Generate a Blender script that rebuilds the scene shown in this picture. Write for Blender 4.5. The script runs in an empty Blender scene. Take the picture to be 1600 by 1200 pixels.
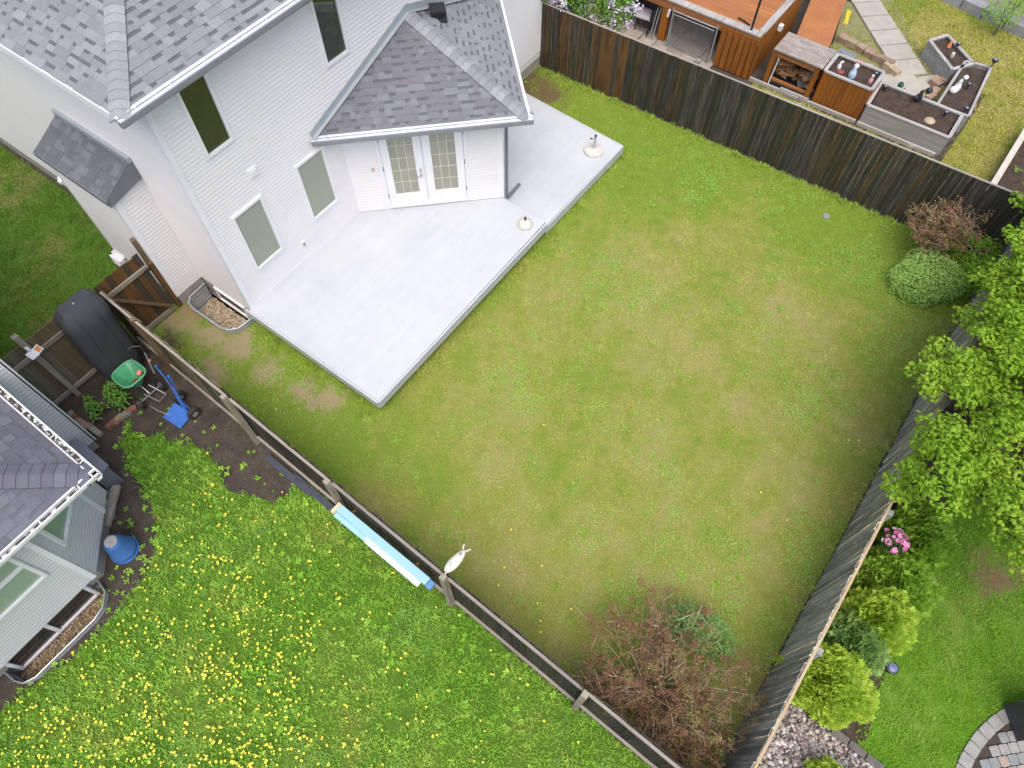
import bpy, math, random
from mathutils import Vector, Matrix, Euler
R = math.radians
random.seed(7)
S = bpy.context.scene
C = S.collection

# ------------------------------------------------------------------ camera, sky, sun, exposure
CAMH = 12.0
PITCH, YAW, FPX = R(60.405), R(36.3), 1101.4
cd = bpy.data.cameras.new('camera'); cam = bpy.data.objects.new('camera', cd); C.objects.link(cam)
cam.location = (0, 0, CAMH); cam.rotation_euler = (R(90) - PITCH, 0, YAW)
cd.sensor_width = 36; cd.lens = FPX / 1600 * 36; cd.clip_start = .1; cd.clip_end = 500
S.camera = cam
w = bpy.data.worlds.new('World'); S.world = w; w.use_nodes = True
nt = w.node_tree; bg = nt.nodes['Background']; sky = nt.nodes.new('ShaderNodeTexSky')
sky.sky_type = 'NISHITA'; sky.sun_disc = False; sky.sun_elevation = R(66); sky.sun_rotation = R(140)
sky.air_density = 1.0; sky.dust_density = 4.0; sky.ozone_density = 1.0
nt.links.new(sky.outputs[0], bg.inputs[0]); bg.inputs[1].default_value = 0.15
sd = bpy.data.lights.new('sun', 'SUN'); sd.energy = 1.4; sd.angle = R(55); sd.color = (1, .96, .90)
sun = bpy.data.objects.new('sun', sd); C.objects.link(sun); sun.rotation_euler = (R(25), 0, R(40))
S.view_settings.view_transform = 'Standard'; S.view_settings.look = 'None'
S.view_settings.exposure = 0.54; S.view_settings.gamma = 1; S.view_settings.use_curve_mapping = False
S.render.engine = 'CYCLES'

def proj(p):
    hd = (-math.sin(YAW), math.cos(YAW)); rt = (math.cos(YAW), math.sin(YAW))
    x, y, z = p[0], p[1], p[2] - CAMH
    f = hd[0]*x + hd[1]*y; cp, sp = math.cos(PITCH), math.sin(PITCH)
    d = f*cp - z*sp; u = f*sp + z*cp; r = rt[0]*x + rt[1]*y
    return (800 + FPX*r/d, 600 - FPX*u/d) if d > .1 else (-9999, -9999)
def inview(p, m=40):
    x, y = proj(p); return -m < x < 1600+m and -m < y < 1200+m

# ------------------------------------------------------------------ materials
MATS = {}
def newmat(name):
    m = bpy.data.materials.new(name); m.use_nodes = True; MATS[name] = m
    return m, m.node_tree, m.node_tree.nodes['Principled BSDF']
def rgb(c): return (c[0], c[1], c[2], 1)
def mix(nt, fac, a, b, mode='MIX'):
    n = nt.nodes.new('ShaderNodeMix'); n.data_type = 'RGBA'; n.blend_type = mode
    for i, v in ((0, fac), (6, a), (7, b)):
        if isinstance(v, (int, float)): n.inputs[i].default_value = v
        elif isinstance(v, tuple): n.inputs[i].default_value = rgb(v)
        else: nt.links.new(v, n.inputs[i])
    return n.outputs[2]
def ramp(nt, v, a, b):
    n = nt.nodes.new('ShaderNodeMapRange'); n.inputs[1].default_value = a; n.inputs[2].default_value = b
    n.clamp = True; nt.links.new(v, n.inputs[0]); return n.outputs[0]
def noise(nt, vec, scale, detail=4, rough=.6):
    n = nt.nodes.new('ShaderNodeTexNoise'); n.inputs['Scale'].default_value = scale
    n.inputs['Detail'].default_value = detail; n.inputs['Roughness'].default_value = rough
    if vec: nt.links.new(vec, n.inputs['Vector'])
    return n.outputs[0]
def mth(nt, op, a, b=0.0):
    n = nt.nodes.new('ShaderNodeMath'); n.operation = op
    for i, v in ((0, a), (1, b)):
        if isinstance(v, (int, float)): n.inputs[i].default_value = v
        else: nt.links.new(v, n.inputs[i])
    return n.outputs[0]
def coords(nt, kind='object', scale=(1, 1, 1), rnd=True):
    if kind == 'world': out = nt.nodes.new('ShaderNodeNewGeometry').outputs['Position']
    else: out = nt.nodes.new('ShaderNodeTexCoord').outputs['Object']
    if rnd:
        oi = nt.nodes.new('ShaderNodeObjectInfo'); cmb = nt.nodes.new('ShaderNodeVectorMath'); cmb.operation = 'ADD'
        sc = nt.nodes.new('ShaderNodeMath'); sc.operation = 'MULTIPLY'; sc.inputs[1].default_value = 37.0
        nt.links.new(oi.outputs['Random'], sc.inputs[0]); nt.links.new(out, cmb.inputs[0]); nt.links.new(sc.outputs[0], cmb.inputs[1]); out = cmb.outputs[0]
    mp = nt.nodes.new('ShaderNodeMapping'); mp.inputs['Scale'].default_value = scale
    nt.links.new(out, mp.inputs['Vector']); return mp.outputs[0]
def bump(nt, b, h, strength=.3, dist=.01):
    n = nt.nodes.new('ShaderNodeBump'); n.inputs['Strength'].default_value = strength; n.inputs['Distance'].default_value = dist
    nt.links.new(h, n.inputs['Height']); nt.links.new(n.outputs[0], b.inputs['Normal'])
def M(name, c1, c2=None, rough=.7, scale=6, kind='object', stretch=(1, 1, 1), fine=None, bmp=0, metal=0, spec=None, var=0.0, lo=.35, hi=.65, rnd=True):
    if name in MATS: return MATS[name]
    m, nt, b = newmat(name)
    b.inputs['Roughness'].default_value = rough; b.inputs['Metallic'].default_value = metal
    if spec is not None: b.inputs['Specular IOR Level'].default_value = spec
    if c2 is None: c2 = tuple(x*.85 for x in c1)
    v = coords(nt, kind, stretch, rnd); n1 = noise(nt, v, scale)
    col = mix(nt, ramp(nt, n1, lo, hi), c1, c2)
    if fine:
        n2 = noise(nt, v, scale*fine[0], 3); col = mix(nt, ramp(nt, n2, .35, .7), col, mix(nt, 1.0, col, (fine[1],)*3, 'MULTIPLY'))
    if var:
        oi = nt.nodes.new('ShaderNodeObjectInfo'); f = ramp(nt, oi.outputs['Random'], 0, 1)
        col = mix(nt, mth(nt, 'MULTIPLY', f, var), col, (0, 0, 0))
    nt.links.new(col, b.inputs['Base Color'])
    if bmp: bump(nt, b, noise(nt, v, scale*4, 4), bmp)
    return m

def wood(name, c1, c2, c3=None, axis=2, rough=.75, var=.35, streak=.5, edge=0):
    st = [22, 22, 22]; st[axis] = 1.3
    if name in MATS: return MATS[name]
    m, nt, b = newmat(name); b.inputs['Roughness'].default_value = rough; b.inputs['Specular IOR Level'].default_value = .12
    v = coords(nt, 'object', tuple(st)); v2 = coords(nt, 'object', (1, 1, 1))
    g = noise(nt, v, 1.0, 6, .7); bl = noise(nt, coords(nt, 'object', tuple(7 if k < 20 else 7 for k in (0, 0, 0)) if False else tuple(1.2 if i == axis else 9 for i in range(3))), 1.0, 4, .6)
    col = mix(nt, ramp(nt, g, .38, .64), c1, c2)
    if c3: col = mix(nt, mth(nt, 'MULTIPLY', ramp(nt, bl, .48, .68), streak), col, c3)
    oi = nt.nodes.new('ShaderNodeObjectInfo')
    col = mix(nt, mth(nt, 'MULTIPLY', oi.outputs['Random'], var), col, (.01, .01, .01))
    if name.startswith('fence'):                               # board edges worn pale
        sx = nt.nodes.new('ShaderNodeSeparateXYZ'); nt.links.new(nt.nodes.new('ShaderNodeTexCoord').outputs['Object'], sx.inputs[0])
        ed = ramp(nt, mth(nt, 'ABSOLUTE', sx.outputs[0]), .048, .059)
        wn = ramp(nt, noise(nt, coords(nt, 'object', (2, 2, 1.6)), 1.0, 3), .45, .7)
        col = mix(nt, mth(nt, 'MULTIPLY', mth(nt, 'MULTIPLY', ed, wn), .85), col, mix(nt, 1.0, c2, (3.0, 2.7, 2.1), 'MULTIPLY'))
    nt.links.new(col, b.inputs['Base Color']); bump(nt, b, g, .5, .004)
    return m

# colour of turf as a function of the place: dry patches, lush strips, mowing streaks
def turf(name, dry, mid, lush, blade=False, bias=0.0, edge=None, gain=1.0, sc=.55, spots=()):
    m, nt, b = newmat(name); b.inputs['Roughness'].default_value = .85 if not blade else .6
    b.inputs['Specular IOR Level'].default_value = .15
    v = coords(nt, 'world', (1, 1, 1), False)
    a = noise(nt, v, sc, 5, .62); c = noise(nt, v, 2.3, 4, .65); d = noise(nt, v, 11, 3, .7); e = noise(nt, v, 60, 2, .7)
    s = mth(nt, 'ADD', mth(nt, 'MULTIPLY', a, 1.15), mth(nt, 'MULTIPLY', c, .62))
    s = mth(nt, 'ADD', s, mth(nt, 'MULTIPLY', d, .25))
    s = mth(nt, 'ADD', s, bias - 1.01)
    if edge:                                                  # lusher along the fences
        sx = nt.nodes.new('ShaderNodeSeparateXYZ'); nt.links.new(v, sx.inputs[0])
        (cx, cy, rx, ry, amt) = edge
        dx = mth(nt, 'POWER', mth(nt, 'ABSOLUTE', mth(nt, 'DIVIDE', mth(nt, 'SUBTRACT', sx.outputs[0], cx), rx)), 3)
        dy = mth(nt, 'POWER', mth(nt, 'ABSOLUTE', mth(nt, 'DIVIDE', mth(nt, 'SUBTRACT', sx.outputs[1], cy), ry)), 3)
        r = mth(nt, 'SUBTRACT', mth(nt, 'ADD', dx, dy), .45)
        s = mth(nt, 'ADD', s, mth(nt, 'MULTIPLY', ramp(nt, r, 0, 1.3), amt))
    col = mix(nt, ramp(nt, s, -.26, .05), dry, mid); col = mix(nt, ramp(nt, s, .03, .26), col, lush)
    for (px, py, pr, pc) in spots:
        q = nt.nodes.new('ShaderNodeVectorMath'); q.operation = 'DISTANCE'; nt.links.new(v, q.inputs[0]); q.inputs[1].default_value = (px, py, 0)
        f = mth(nt, 'ADD', mth(nt, 'DIVIDE', q.outputs['Value'], pr), mth(nt, 'MULTIPLY', mth(nt, 'SUBTRACT', mth(nt, 'ADD', c, d), 1.0), 3.2))
        col = mix(nt, mth(nt, 'SUBTRACT', 1.0, ramp(nt, f, .45, 1.35)), col, pc)
    k = mix(nt, ramp(nt, e, .3, .7), (.62*gain, .62*gain, .62*gain), (1.3*gain, 1.3*gain, 1.25*gain))
    if blade:
        oi = nt.nodes.new('ShaderNodeObjectInfo')
        k = mix(nt, oi.outputs['Random'], (.72*gain, .72*gain, .7*gain), (1.35*gain, 1.3*gain, 1.25*gain))
    col = mix(nt, 1.0, col, k, 'MULTIPLY'); nt.links.new(col, b.inputs['Base Color'])
    if not blade: bump(nt, b, e, .8, .02)
    return m

def leafm(name, c1, c2, rough=.5, scale=2.0, transl=.25, c3=None):
    m, nt, b = newmat(name); b.inputs['Roughness'].default_value = rough; b.inputs['Specular IOR Level'].default_value = .2
    v = coords(nt, 'world', (1, 1, 1), False)
    col = mix(nt, ramp(nt, noise(nt, v, scale, 3), .35, .65), c1, c2)
    col = mix(nt, ramp(nt, noise(nt, v, scale*12, 3, .8), .35, .7), col, c3 or tuple(x*.65 for x in c1))
    nt.links.new(col, b.inputs['Base Color'])
    tr = nt.nodes.new('ShaderNodeBsdfTranslucent'); nt.links.new(col, tr.inputs[0])
    mx = nt.nodes.new('ShaderNodeMixShader'); mx.inputs[0].default_value = transl
    out = nt.nodes['Material Output']; nt.links.new(b.outputs[0], mx.inputs[1]); nt.links.new(tr.outputs[0], mx.inputs[2]); nt.links.new(mx.outputs[0], out.inputs[0])
    return m

DRY, MIDC, LUSH = (.34, .31, .13), (.27, .287, .064), (.185, .268, .036)
TANS = (.34, .28, .16)
SPOTS = [(-9.6, 2.78, .40, TANS), (-9.05, 2.95, .42, TANS), (-10.35, 2.6, .38, TANS), (-10.2, 2.2, .3, (.10, .09, .06)), (-10.45, 2.9, .3, (.30, .22, .12)), (-8.1, 2.85, .3, TANS), (-6.7, 3.1, .35, TANS), (-7.3, 3.0, .3, TANS), (-9.4, 12.9, .9, (.13, .09, .055)), (-8.4, 12.95, .5, (.16, .11, .06)), (-8.95, 2.2, .35, TANS)]
EDGE = (-.9, 6.3, 4.8, 5.8, .33)
m_lawn = turf('lawn_turf', DRY, MIDC, LUSH, False, .03, EDGE, 1.0, spots=SPOTS)
m_lawnb = turf('lawn_blade', (.455, .425, .185), (.37, .405, .095), (.255, .375, .052), True, .03, EDGE, 1.15)
m_weedy = turf('weedy_turf', (.20, .24, .05), (.13, .24, .03), (.10, .21, .02), False, .14, None, .8)
m_weedyb = turf('weedy_blade', (.34, .41, .08), (.235, .42, .055), (.16, .36, .035), True, .08, None, 1.18)
m_side = turf('side_turf', (.20, .18, .07), (.08, .15, .02), (.065, .14, .016), False, .06, None, 1.2)
m_sideb = turf('side_blade', (.22, .22, .07), (.09, .17, .022), (.09, .185, .022), True, .06, None, 1.4)
BSP = [(4.72, 7.3, .42, (.17, .12, .065)), (5.3, 7.75, .34, (.17, .12, .065))]
m_right = turf('right_turf', (.22, .23, .06), (.13, .23, .028), (.09, .20, .014), False, .20, None, 1.15, spots=BSP)
m_rightb = turf('right_blade', (.26, .30, .07), (.17, .31, .035), (.15, .31, .025), True, .18, None, 1.3)
m_top = turf('top_turf', (.37, .31, .12), (.28, .28, .06), (.15, .25, .03), False, -.01, None, .95)
m_topb = turf('top_blade', (.46, .42, .15), (.36, .38, .08), (.19, .32, .035), True, -.01, None, 1.05)
m_clover = leafm('clover_leaf', (.45, .70, .16), (.36, .60, .12), .5, 1.5, .3, (.34, .58, .11))
m_weedleaf = leafm('weed_leaf', (.36, .62, .09), (.27, .52, .06), .5, 1.5, .3)
m_yellow = M('dandelion_yellow', (.88, .80, .10), (.84, .72, .05), .6, 40)
m_stem = M('green_stem', (.12, .22, .04), (.09, .18, .03), .6)
m_soil = M('soil', (.060, .046, .036), (.105, .083, .064), .95, 3, 'world', fine=(9, .55), bmp=1, rnd=False)
m_soil2 = M('mulch_soil', (.05, .032, .022), (.10, .068, .046), .95, 6, 'world', fine=(7, .5), bmp=1, rnd=False)
m_weedgravel = M('weedy_gravel', (.30, .28, .15), (.22, .24, .07), .9, 3, 'world', fine=(9, .6), bmp=1, rnd=False)
m_siding = M('white_vinyl', (.81, .785, .785), (.78, .76, .76), .42, 1.3, 'world', rnd=False, spec=.4)
m_white = M('white_trim', (.84, .84, .86), (.80, .80, .82), .35, 3)
m_sidingN = M('grey_vinyl', (.62, .625, .635), (.57, .575, .585), .45, 1.3, 'world', rnd=False)
m_conc = M('foundation_concrete', (.42, .39, .34), (.33, .31, .26), .9, 4, fine=(8, .8), bmp=.4)
m_gutter = M('grey_gutter', (.25, .265, .30), (.22, .235, .27), .35, 5, spec=.5)
m_gutin = M('gutter_lip', (.72, .74, .78), (.60, .62, .66), .4, 9)
m_flash = M('metal_flashing', (.42, .46, .48), (.38, .41, .44), .4, 4, metal=.2)
m_flashdk = M('dark_flashing', (.17, .18, .205), (.15, .16, .18), .5, 4)
m_glass_dk = M('dark_window_glass', (.022, .036, .014), (.03, .034, .022), .04, 1, spec=1.0)
m_glass_lt = M('blind_and_reflection_glass', (.33, .34, .27), (.28, .31, .25), .08, .8, spec=.6)  # pale base colour carries both the blinds and the reflected deck
m_glass_gr = M('green_window_glass', (.35, .42, .33), (.30, .40, .30), .08, .8, spec=.6)
m_pane = M('door_pane_glass', (.36, .355, .28), (.30, .30, .24), .12, 1.0, spec=.6)
m_came = M('brass_came', (.74, .70, .55), (.66, .62, .48), .4, 5)
m_dkmetal = M('dark_metal', (.05, .05, .055), (.04, .04, .045), .4, 5, metal=.5)
m_black = M('black_plastic', (.018, .018, .02), (.025, .025, .028), .5, 5)
m_steel = M('galvanised_steel', (.50, .53, .56), (.40, .43, .46), .45, 8, metal=.25, fine=(4, .8))
m_pipe = M('bright_steel_tube', (.58, .60, .62), (.48, .50, .52), .3, 8, metal=.6)
def shing(n, c, dark=.6): return M(n, c, tuple(x*.92 for x in c), .95, 9, fine=(9, dark), bmp=.6, var=.05, spec=.15)
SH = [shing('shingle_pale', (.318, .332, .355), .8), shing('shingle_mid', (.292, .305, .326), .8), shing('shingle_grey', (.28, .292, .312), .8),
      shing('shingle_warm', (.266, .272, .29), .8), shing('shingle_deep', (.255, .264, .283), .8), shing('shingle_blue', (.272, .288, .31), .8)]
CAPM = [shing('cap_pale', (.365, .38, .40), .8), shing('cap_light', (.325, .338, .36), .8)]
SHD = [shing('bay_shaded_mid', (.215, .22, .242), .8), shing('bay_shaded_deep', (.198, .202, .222), .8), shing('bay_shaded_warm', (.208, .206, .226), .8), shing('bay_shaded_pale', (.242, .25, .272), .8), shing('bay_shaded_plum', (.205, .205, .226), .8)]  # darker shingle copies: shade of the bay roof's door-side face put into colour
m_shband = shing('shingle_printed_band', (.16, .165, .182))  # dark band printed on the lower shingle layer
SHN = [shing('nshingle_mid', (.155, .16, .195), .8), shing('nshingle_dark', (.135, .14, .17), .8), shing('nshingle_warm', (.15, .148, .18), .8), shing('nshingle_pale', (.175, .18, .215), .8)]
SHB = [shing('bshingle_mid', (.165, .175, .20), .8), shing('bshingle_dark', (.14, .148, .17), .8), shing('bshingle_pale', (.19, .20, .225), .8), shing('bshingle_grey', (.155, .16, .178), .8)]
def deckmat():
    m, nt, b = newmat('painted_deck'); b.inputs['Roughness'].default_value = .45
    v = coords(nt, 'world', (1, 1, 1), False)
    col = mix(nt, ramp(nt, noise(nt, v, .7, 4), .3, .7), (.50, .52, .555), (.575, .59, .61))
    col = mix(nt, ramp(nt, noise(nt, coords(nt, 'world', (9, .5, 1), False), 1, 3), .35, .75), col, mix(nt, 1.0, col, (.93, .935, .945), 'MULTIPLY'))
    col = mix(nt, ramp(nt, noise(nt, v, 5, 5, .7), .54, .8), col, mix(nt, 1.0, col, (.90, .895, .885), 'MULTIPLY'))
    col = mix(nt, ramp(nt, noise(nt, v, 22, 3, .8), .68, .78), col, mix(nt, 1.0, col, (.80, .78, .74), 'MULTIPLY'))
    def ring(cx, cy, r, wd, amt, col):
        s = nt.nodes.new('ShaderNodeVectorMath'); s.operation = 'DISTANCE'; nt.links.new(v, s.inputs[0]); s.inputs[1].default_value = (cx, cy, .452)
        k = mth(nt, 'SUBTRACT', 1.0, ramp(nt, mth(nt, 'ABSOLUTE', mth(nt, 'SUBTRACT', s.outputs['Value'], r)), 0, wd))
        k = mth(nt, 'MULTIPLY', k, ramp(nt, noise(nt, v, 6, 3), .35, .6))
        return mix(nt, mth(nt, 'MULTIPLY', k, amt), col, (.45, .46, .47))
    col = ring(-7.3, 5.6, .28, .05, .22, col); col = ring(-6.98, 11.3, .5, .07, .14, col)
    nt.links.new(col, b.inputs['Base Color']); return m
m_deck = deckmat()
m_fascia = M('deck_fascia', (.55, .56, .60), (.49, .50, .54), .5, 3)
W_DARK = [wood('fence_black', (.028, .028, .025), (.095, .090, .078), (.075, .050, .028), var=.3),
          wood('fence_char', (.038, .036, .032), (.105, .095, .078), (.07, .048, .026), var=.3),
          wood('fence_brown', (.050, .036, .022), (.115, .085, .050), (.028, .024, .02), var=.3),
          wood('fence_mossy', (.032, .036, .026), (.060, .060, .042), (.07, .045, .02), var=.3)]
W_ORNG = [wood('fence_stain', (.16, .085, .032), (.095, .055, .026), (.045, .034, .022), var=.25, streak=.8), wood('fence_tan', (.14, .090, .045), (.09, .062, .035), (.05, .038, .025), var=.25, streak=.8)]
W_OUT = [wood('fence_out_dark', (.034, .030, .026), (.070, .062, .052), (.03, .027, .022), var=.3), wood('fence_out_grey', (.050, .044, .036), (.085, .074, .060), (.035, .03, .024), var=.3)]
W_GREY = [wood('fence_silver', (.33, .31, .26), (.62, .585, .50), (.24, .225, .19), var=.45), wood('fence_slate', (.25, .235, .20), (.52, .49, .42), (.20, .187, .158), var=.5)]
W_BRN = [wood('gate_brown', (.10, .062, .030), (.15, .10, .055), (.055, .042, .03), var=.3), wood('gate_orange', (.20, .095, .03), (.12, .07, .035), (.06, .045, .03), var=.2), wood('gate_dark', (.06, .05, .036), (.10, .085, .06), (.05, .04, .03), var=.3)]
W_NEI = [wood('old_olive_board', (.17, .15, .10), (.24, .21, .14), (.11, .10, .065), var=.2), wood('old_brown_board', (.20, .15, .085), (.16, .125, .07), (.10, .08, .05), var=.2)]
m_railx = wood('weathered_rail', (.33, .29, .25), (.43, .385, .34), (.22, .19, .16), axis=0, var=.2)
m_raily = wood('weathered_rail_across', (.30, .26, .20), (.38, .34, .28), (.18, .15, .12), axis=1, var=.2)
m_railtan = wood('tan_rail', (.50, .38, .22), (.58, .46, .30), (.38, .30, .2), axis=1, var=.1)
m_post = wood('weathered_post', (.30, .26, .20), (.40, .36, .29), (.16, .10, .05), var=.1)
m_postbrown = wood('brown_post', (.17, .115, .06), (.24, .17, .10), (.10, .07, .04), var=.1)
m_cedar = wood('orange_cedar', (.40, .15, .030), (.28, .10, .022), (.17, .065, .02), var=.2)
m_cedarx = wood('orange_cedar_long', (.47, .20, .08), (.38, .155, .06), (.28, .115, .05), axis=0, var=.2)
m_greyx = wood('silvered_plank', (.40, .38, .36), (.52, .50, .48), (.27, .24, .21), axis=0, var=.15)
m_greyy = wood('silvered_plank_across', (.40, .38, .36), (.52, .50, .48), (.27, .24, .21), axis=1, var=.15)
m_greyz = wood('silvered_plank_face', (.30, .295, .29), (.42, .415, .40), (.22, .22, .21), axis=0, var=.12)
m_stone = M('patio_stone', (.44, .39, .34), (.32, .28, .24), .9, 4, fine=(6, .8), bmp=.4, var=.3)
m_slab = M('concrete_slab', (.50, .47, .40), (.42, .40, .34), .9, 4, fine=(7, .85), bmp=.4, var=.15)
m_umb = M('white_concrete', (.68, .65, .60), (.56, .53, .49), .8, 9, fine=(4, .85))
m_cream = M('cream_plastic', (.66, .65, .55), (.58, .57, .48), .4, 5)
m_twig = M('pale_twig', (.62, .50, .37), (.48, .37, .27), .8, 10)
m_bark = M('bark', (.16, .13, .10), (.09, .07, .055), .9, 12, bmp=.5)

# ------------------------------------------------------------------ mesh builder
class MB:
    def __init__(s): s.v = []; s.f = []; s.mi = []; s.sm = False
    def face(s, pts, m=0):
        n = len(s.v); s.v += [tuple(p) for p in pts]; s.f.append(tuple(range(n, n+len(pts)))); s.mi.append(m)
    def box(s, c, d, rot=(0, 0, 0), m=0, bev=0):
        rm = Euler(rot).to_matrix(); n = len(s.v); h = [x/2 for x in d]
        for i in range(8):
            p = Vector((h[0] if i & 1 else -h[0], h[1] if i & 2 else -h[1], h[2] if i & 4 else -h[2]))
            p = rm @ p; s.v.append((p.x+c[0], p.y+c[1], p.z+c[2]))
        for q in ((0, 2, 3, 1), (4, 5, 7, 6), (0, 1, 5, 4), (2, 6, 7, 3), (0, 4, 6, 2), (1, 3, 7, 5)):
            s.f.append(tuple(n+k for k in q)); s.mi.append(m)
        return s
    def bb(s, a, b, m=0): return s.box([(a[i]+b[i])/2 for i in range(3)], [abs(b[i]-a[i]) for i in range(3)], m=m)
    def bar(s, a, b, wd, ht, m=0):                            # beam between two points
        a, b = Vector(a), Vector(b); d = b-a; L = d.length; q = d.to_track_quat('X', 'Z')
        n = len(s.v)
        for i in range(8):
            p = q @ Vector((L if i & 1 else 0, wd/2 if i & 2 else -wd/2, ht/2 if i & 4 else -ht/2)) + a; s.v.append(tuple(p))
        for k in ((0, 2, 3, 1), (4, 5, 7, 6), (0, 1, 5, 4), (2, 6, 7, 3), (0, 4, 6, 2), (1, 3, 7, 5)):
            s.f.append(tuple(n+j for j in k)); s.mi.append(m)
        return s
    def prism(s, poly, z0, z1, m=0):
        n = len(s.v); k = len(poly)
        a = sum(poly[i][0]*poly[(i+1) % k][1]-poly[(i+1) % k][0]*poly[i][1] for i in range(k))
        if a < 0: poly = poly[::-1]
        s.v += [(p[0], p[1], z0) for p in poly] + [(p[0], p[1], z1) for p in poly]
        s.f.append(tuple(range(n+k, n+2*k))); s.mi.append(m); s.f.append(tuple(reversed(range(n, n+k)))); s.mi.append(m)
        for i in range(k): s.f.append((n+i, n+(i+1) % k, n+k+(i+1) % k, n+k+i)); s.mi.append(m)
        return s
    def tube(s, pts, rad, seg=6, m=0, cap=True):
        pts = [Vector(p) for p in pts]; n0 = len(s.v); k = len(pts)
        for i, p in enumerate(pts):
            d = (pts[min(i+1, k-1)]-pts[max(i-1, 0)]).normalized(); q = d.to_track_quat('Z', 'Y')
            r = rad[i] if isinstance(rad, (list, tuple)) else rad
            for j in range(seg):
                a = 2*math.pi*j/seg; s.v.append(tuple(p + q @ Vector((math.cos(a)*r, math.sin(a)*r, 0))))
        for i in range(k-1):
            for j in range(seg):
                a = n0+i*seg+j; b = n0+i*seg+(j+1) % seg; s.f.append((a, b, b+seg, a+seg)); s.mi.append(m)
        if cap:
            s.f.append(tuple(reversed(range(n0, n0+seg)))); s.mi.append(m); s.f.append(tuple(range(n0+(k-1)*seg, n0+k*seg))); s.mi.append(m)
        return s
    def lathe(s, c, prof, seg=20, m=0, rot=None):
        n0 = len(s.v); k = len(prof); rm = Euler(rot).to_matrix() if rot else None
        for r, z in prof:
            for j in range(seg):
                a = 2*math.pi*j/seg; p = Vector((math.cos(a)*r, math.sin(a)*r, z))
                if rm: p = rm @ p
                s.v.append((p.x+c[0], p.y+c[1], p.z+c[2]))
        for i in range(k-1):
            for j in range(seg):
                a = n0+i*seg+j; b = n0+i*seg+(j+1) % seg; s.f.append((a, b, b+seg, a+seg)); s.mi.append(m)
        s.f.append(tuple(reversed(range(n0, n0+seg)))); s.mi.append(m); s.f.append(tuple(range(n0+(k-1)*seg, n0+k*seg))); s.mi.append(m)
        return s
    def mesh(s, name, mats, org=(0, 0, 0)):
        me = bpy.data.meshes.new(name); o = org
        me.from_pydata([(x-o[0], y-o[1], z-o[2]) for x, y, z in s.v], [], s.f)
        if not isinstance(mats, (list, tuple)): mats = [mats]
        for m in mats: me.materials.append(m)
        me.polygons.foreach_set('material_index', s.mi)
        if s.sm:
            me.polygons.foreach_set('use_smooth', [True]*len(s.f))
            if s.sm != 'all': me.set_sharp_from_angle(angle=R(40))
        me.update(); return me
    def build(s, name, mats, parent=None, **kw):
        org = (0, 0, 0); p = parent
        while p: org = tuple(org[i]+p.location[i] for i in range(3)); p = p.parent
        o = bpy.data.objects.new(name, s.mesh(name, mats, org)); C.objects.link(o); o.parent = parent
        for k, val in kw.items(): o[k] = val
        return o
def thing(name, label, cat, loc=(0, 0, 0), group=None):
    o = bpy.data.objects.new(name, None); C.objects.link(o); o.location = loc; o.empty_display_size = .2
    o['label'] = label; o['category'] = cat
    if group: o['group'] = group
    return o
def single(mb, name, mats, label, cat, loc, group=None):
    o = bpy.data.objects.new(name, mb.mesh(name, mats, loc)); C.objects.link(o); o.location = loc
    o['label'] = label; o['category'] = cat
    if group: o['group'] = group
    return o
def place(me, name, parent, loc, rot=(0, 0, 0), sc=(1, 1, 1)):
    o = bpy.data.objects.new(name, me); C.objects.link(o); o.parent = parent; o.location = loc; o.rotation_euler = rot; o.scale = sc
    return o
def org(root): return Vector(root.location)
def struct(mb, name, mats, kind='structure'): return mb.build(name, mats, None, kind=kind)
def inpoly(x, y, poly):
    c = False; j = len(poly)-1
    for i in range(len(poly)):
        xi, yi = poly[i][:2]; xj, yj = poly[j][:2]
        if (yi > y) != (yj > y) and x < (xj-xi)*(y-yi)/(yj-yi)+xi: c = not c
        j = i
    return c
def rough_poly(poly, step=.25, amp=.07, seed=1):
    rr = random.Random(seed); out = []
    for i in range(len(poly)):
        a, b = poly[i], poly[(i+1) % len(poly)]; L = math.hypot(b[0]-a[0], b[1]-a[1]); n = max(1, int(L/step))
        for k in range(n):
            t = k/n; out.append((a[0]+(b[0]-a[0])*t+rr.uniform(-amp, amp), a[1]+(b[1]-a[1])*t+rr.uniform(-amp, amp)))
    return out
def sheet(poly, z, name, mat):
    from mathutils.geometry import tessellate_polygon
    mb = MB(); mb.v = [(p[0], p[1], z) for p in poly]
    for t in tessellate_polygon([[Vector((p[0], p[1], 0)) for p in poly]]):
        a, b, c = [poly[i] for i in t]
        if (b[0]-a[0])*(c[1]-a[1])-(b[1]-a[1])*(c[0]-a[0]) < 0: t = t[::-1]
        mb.f.append(tuple(t)); mb.mi.append(0)
    return struct(mb, name, mat)

# ------------------------------------------------------------------ fence lines
def FL(x): return 1.60-.034*(x+3.5)          # our fence towards the weedy yard
def FT(x): return 13.70+.036*(x+9.0)         # long dark fence at the top
def FR(y): return 2.40+.014*(y-4.0)          # grey fence on the right

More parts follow.
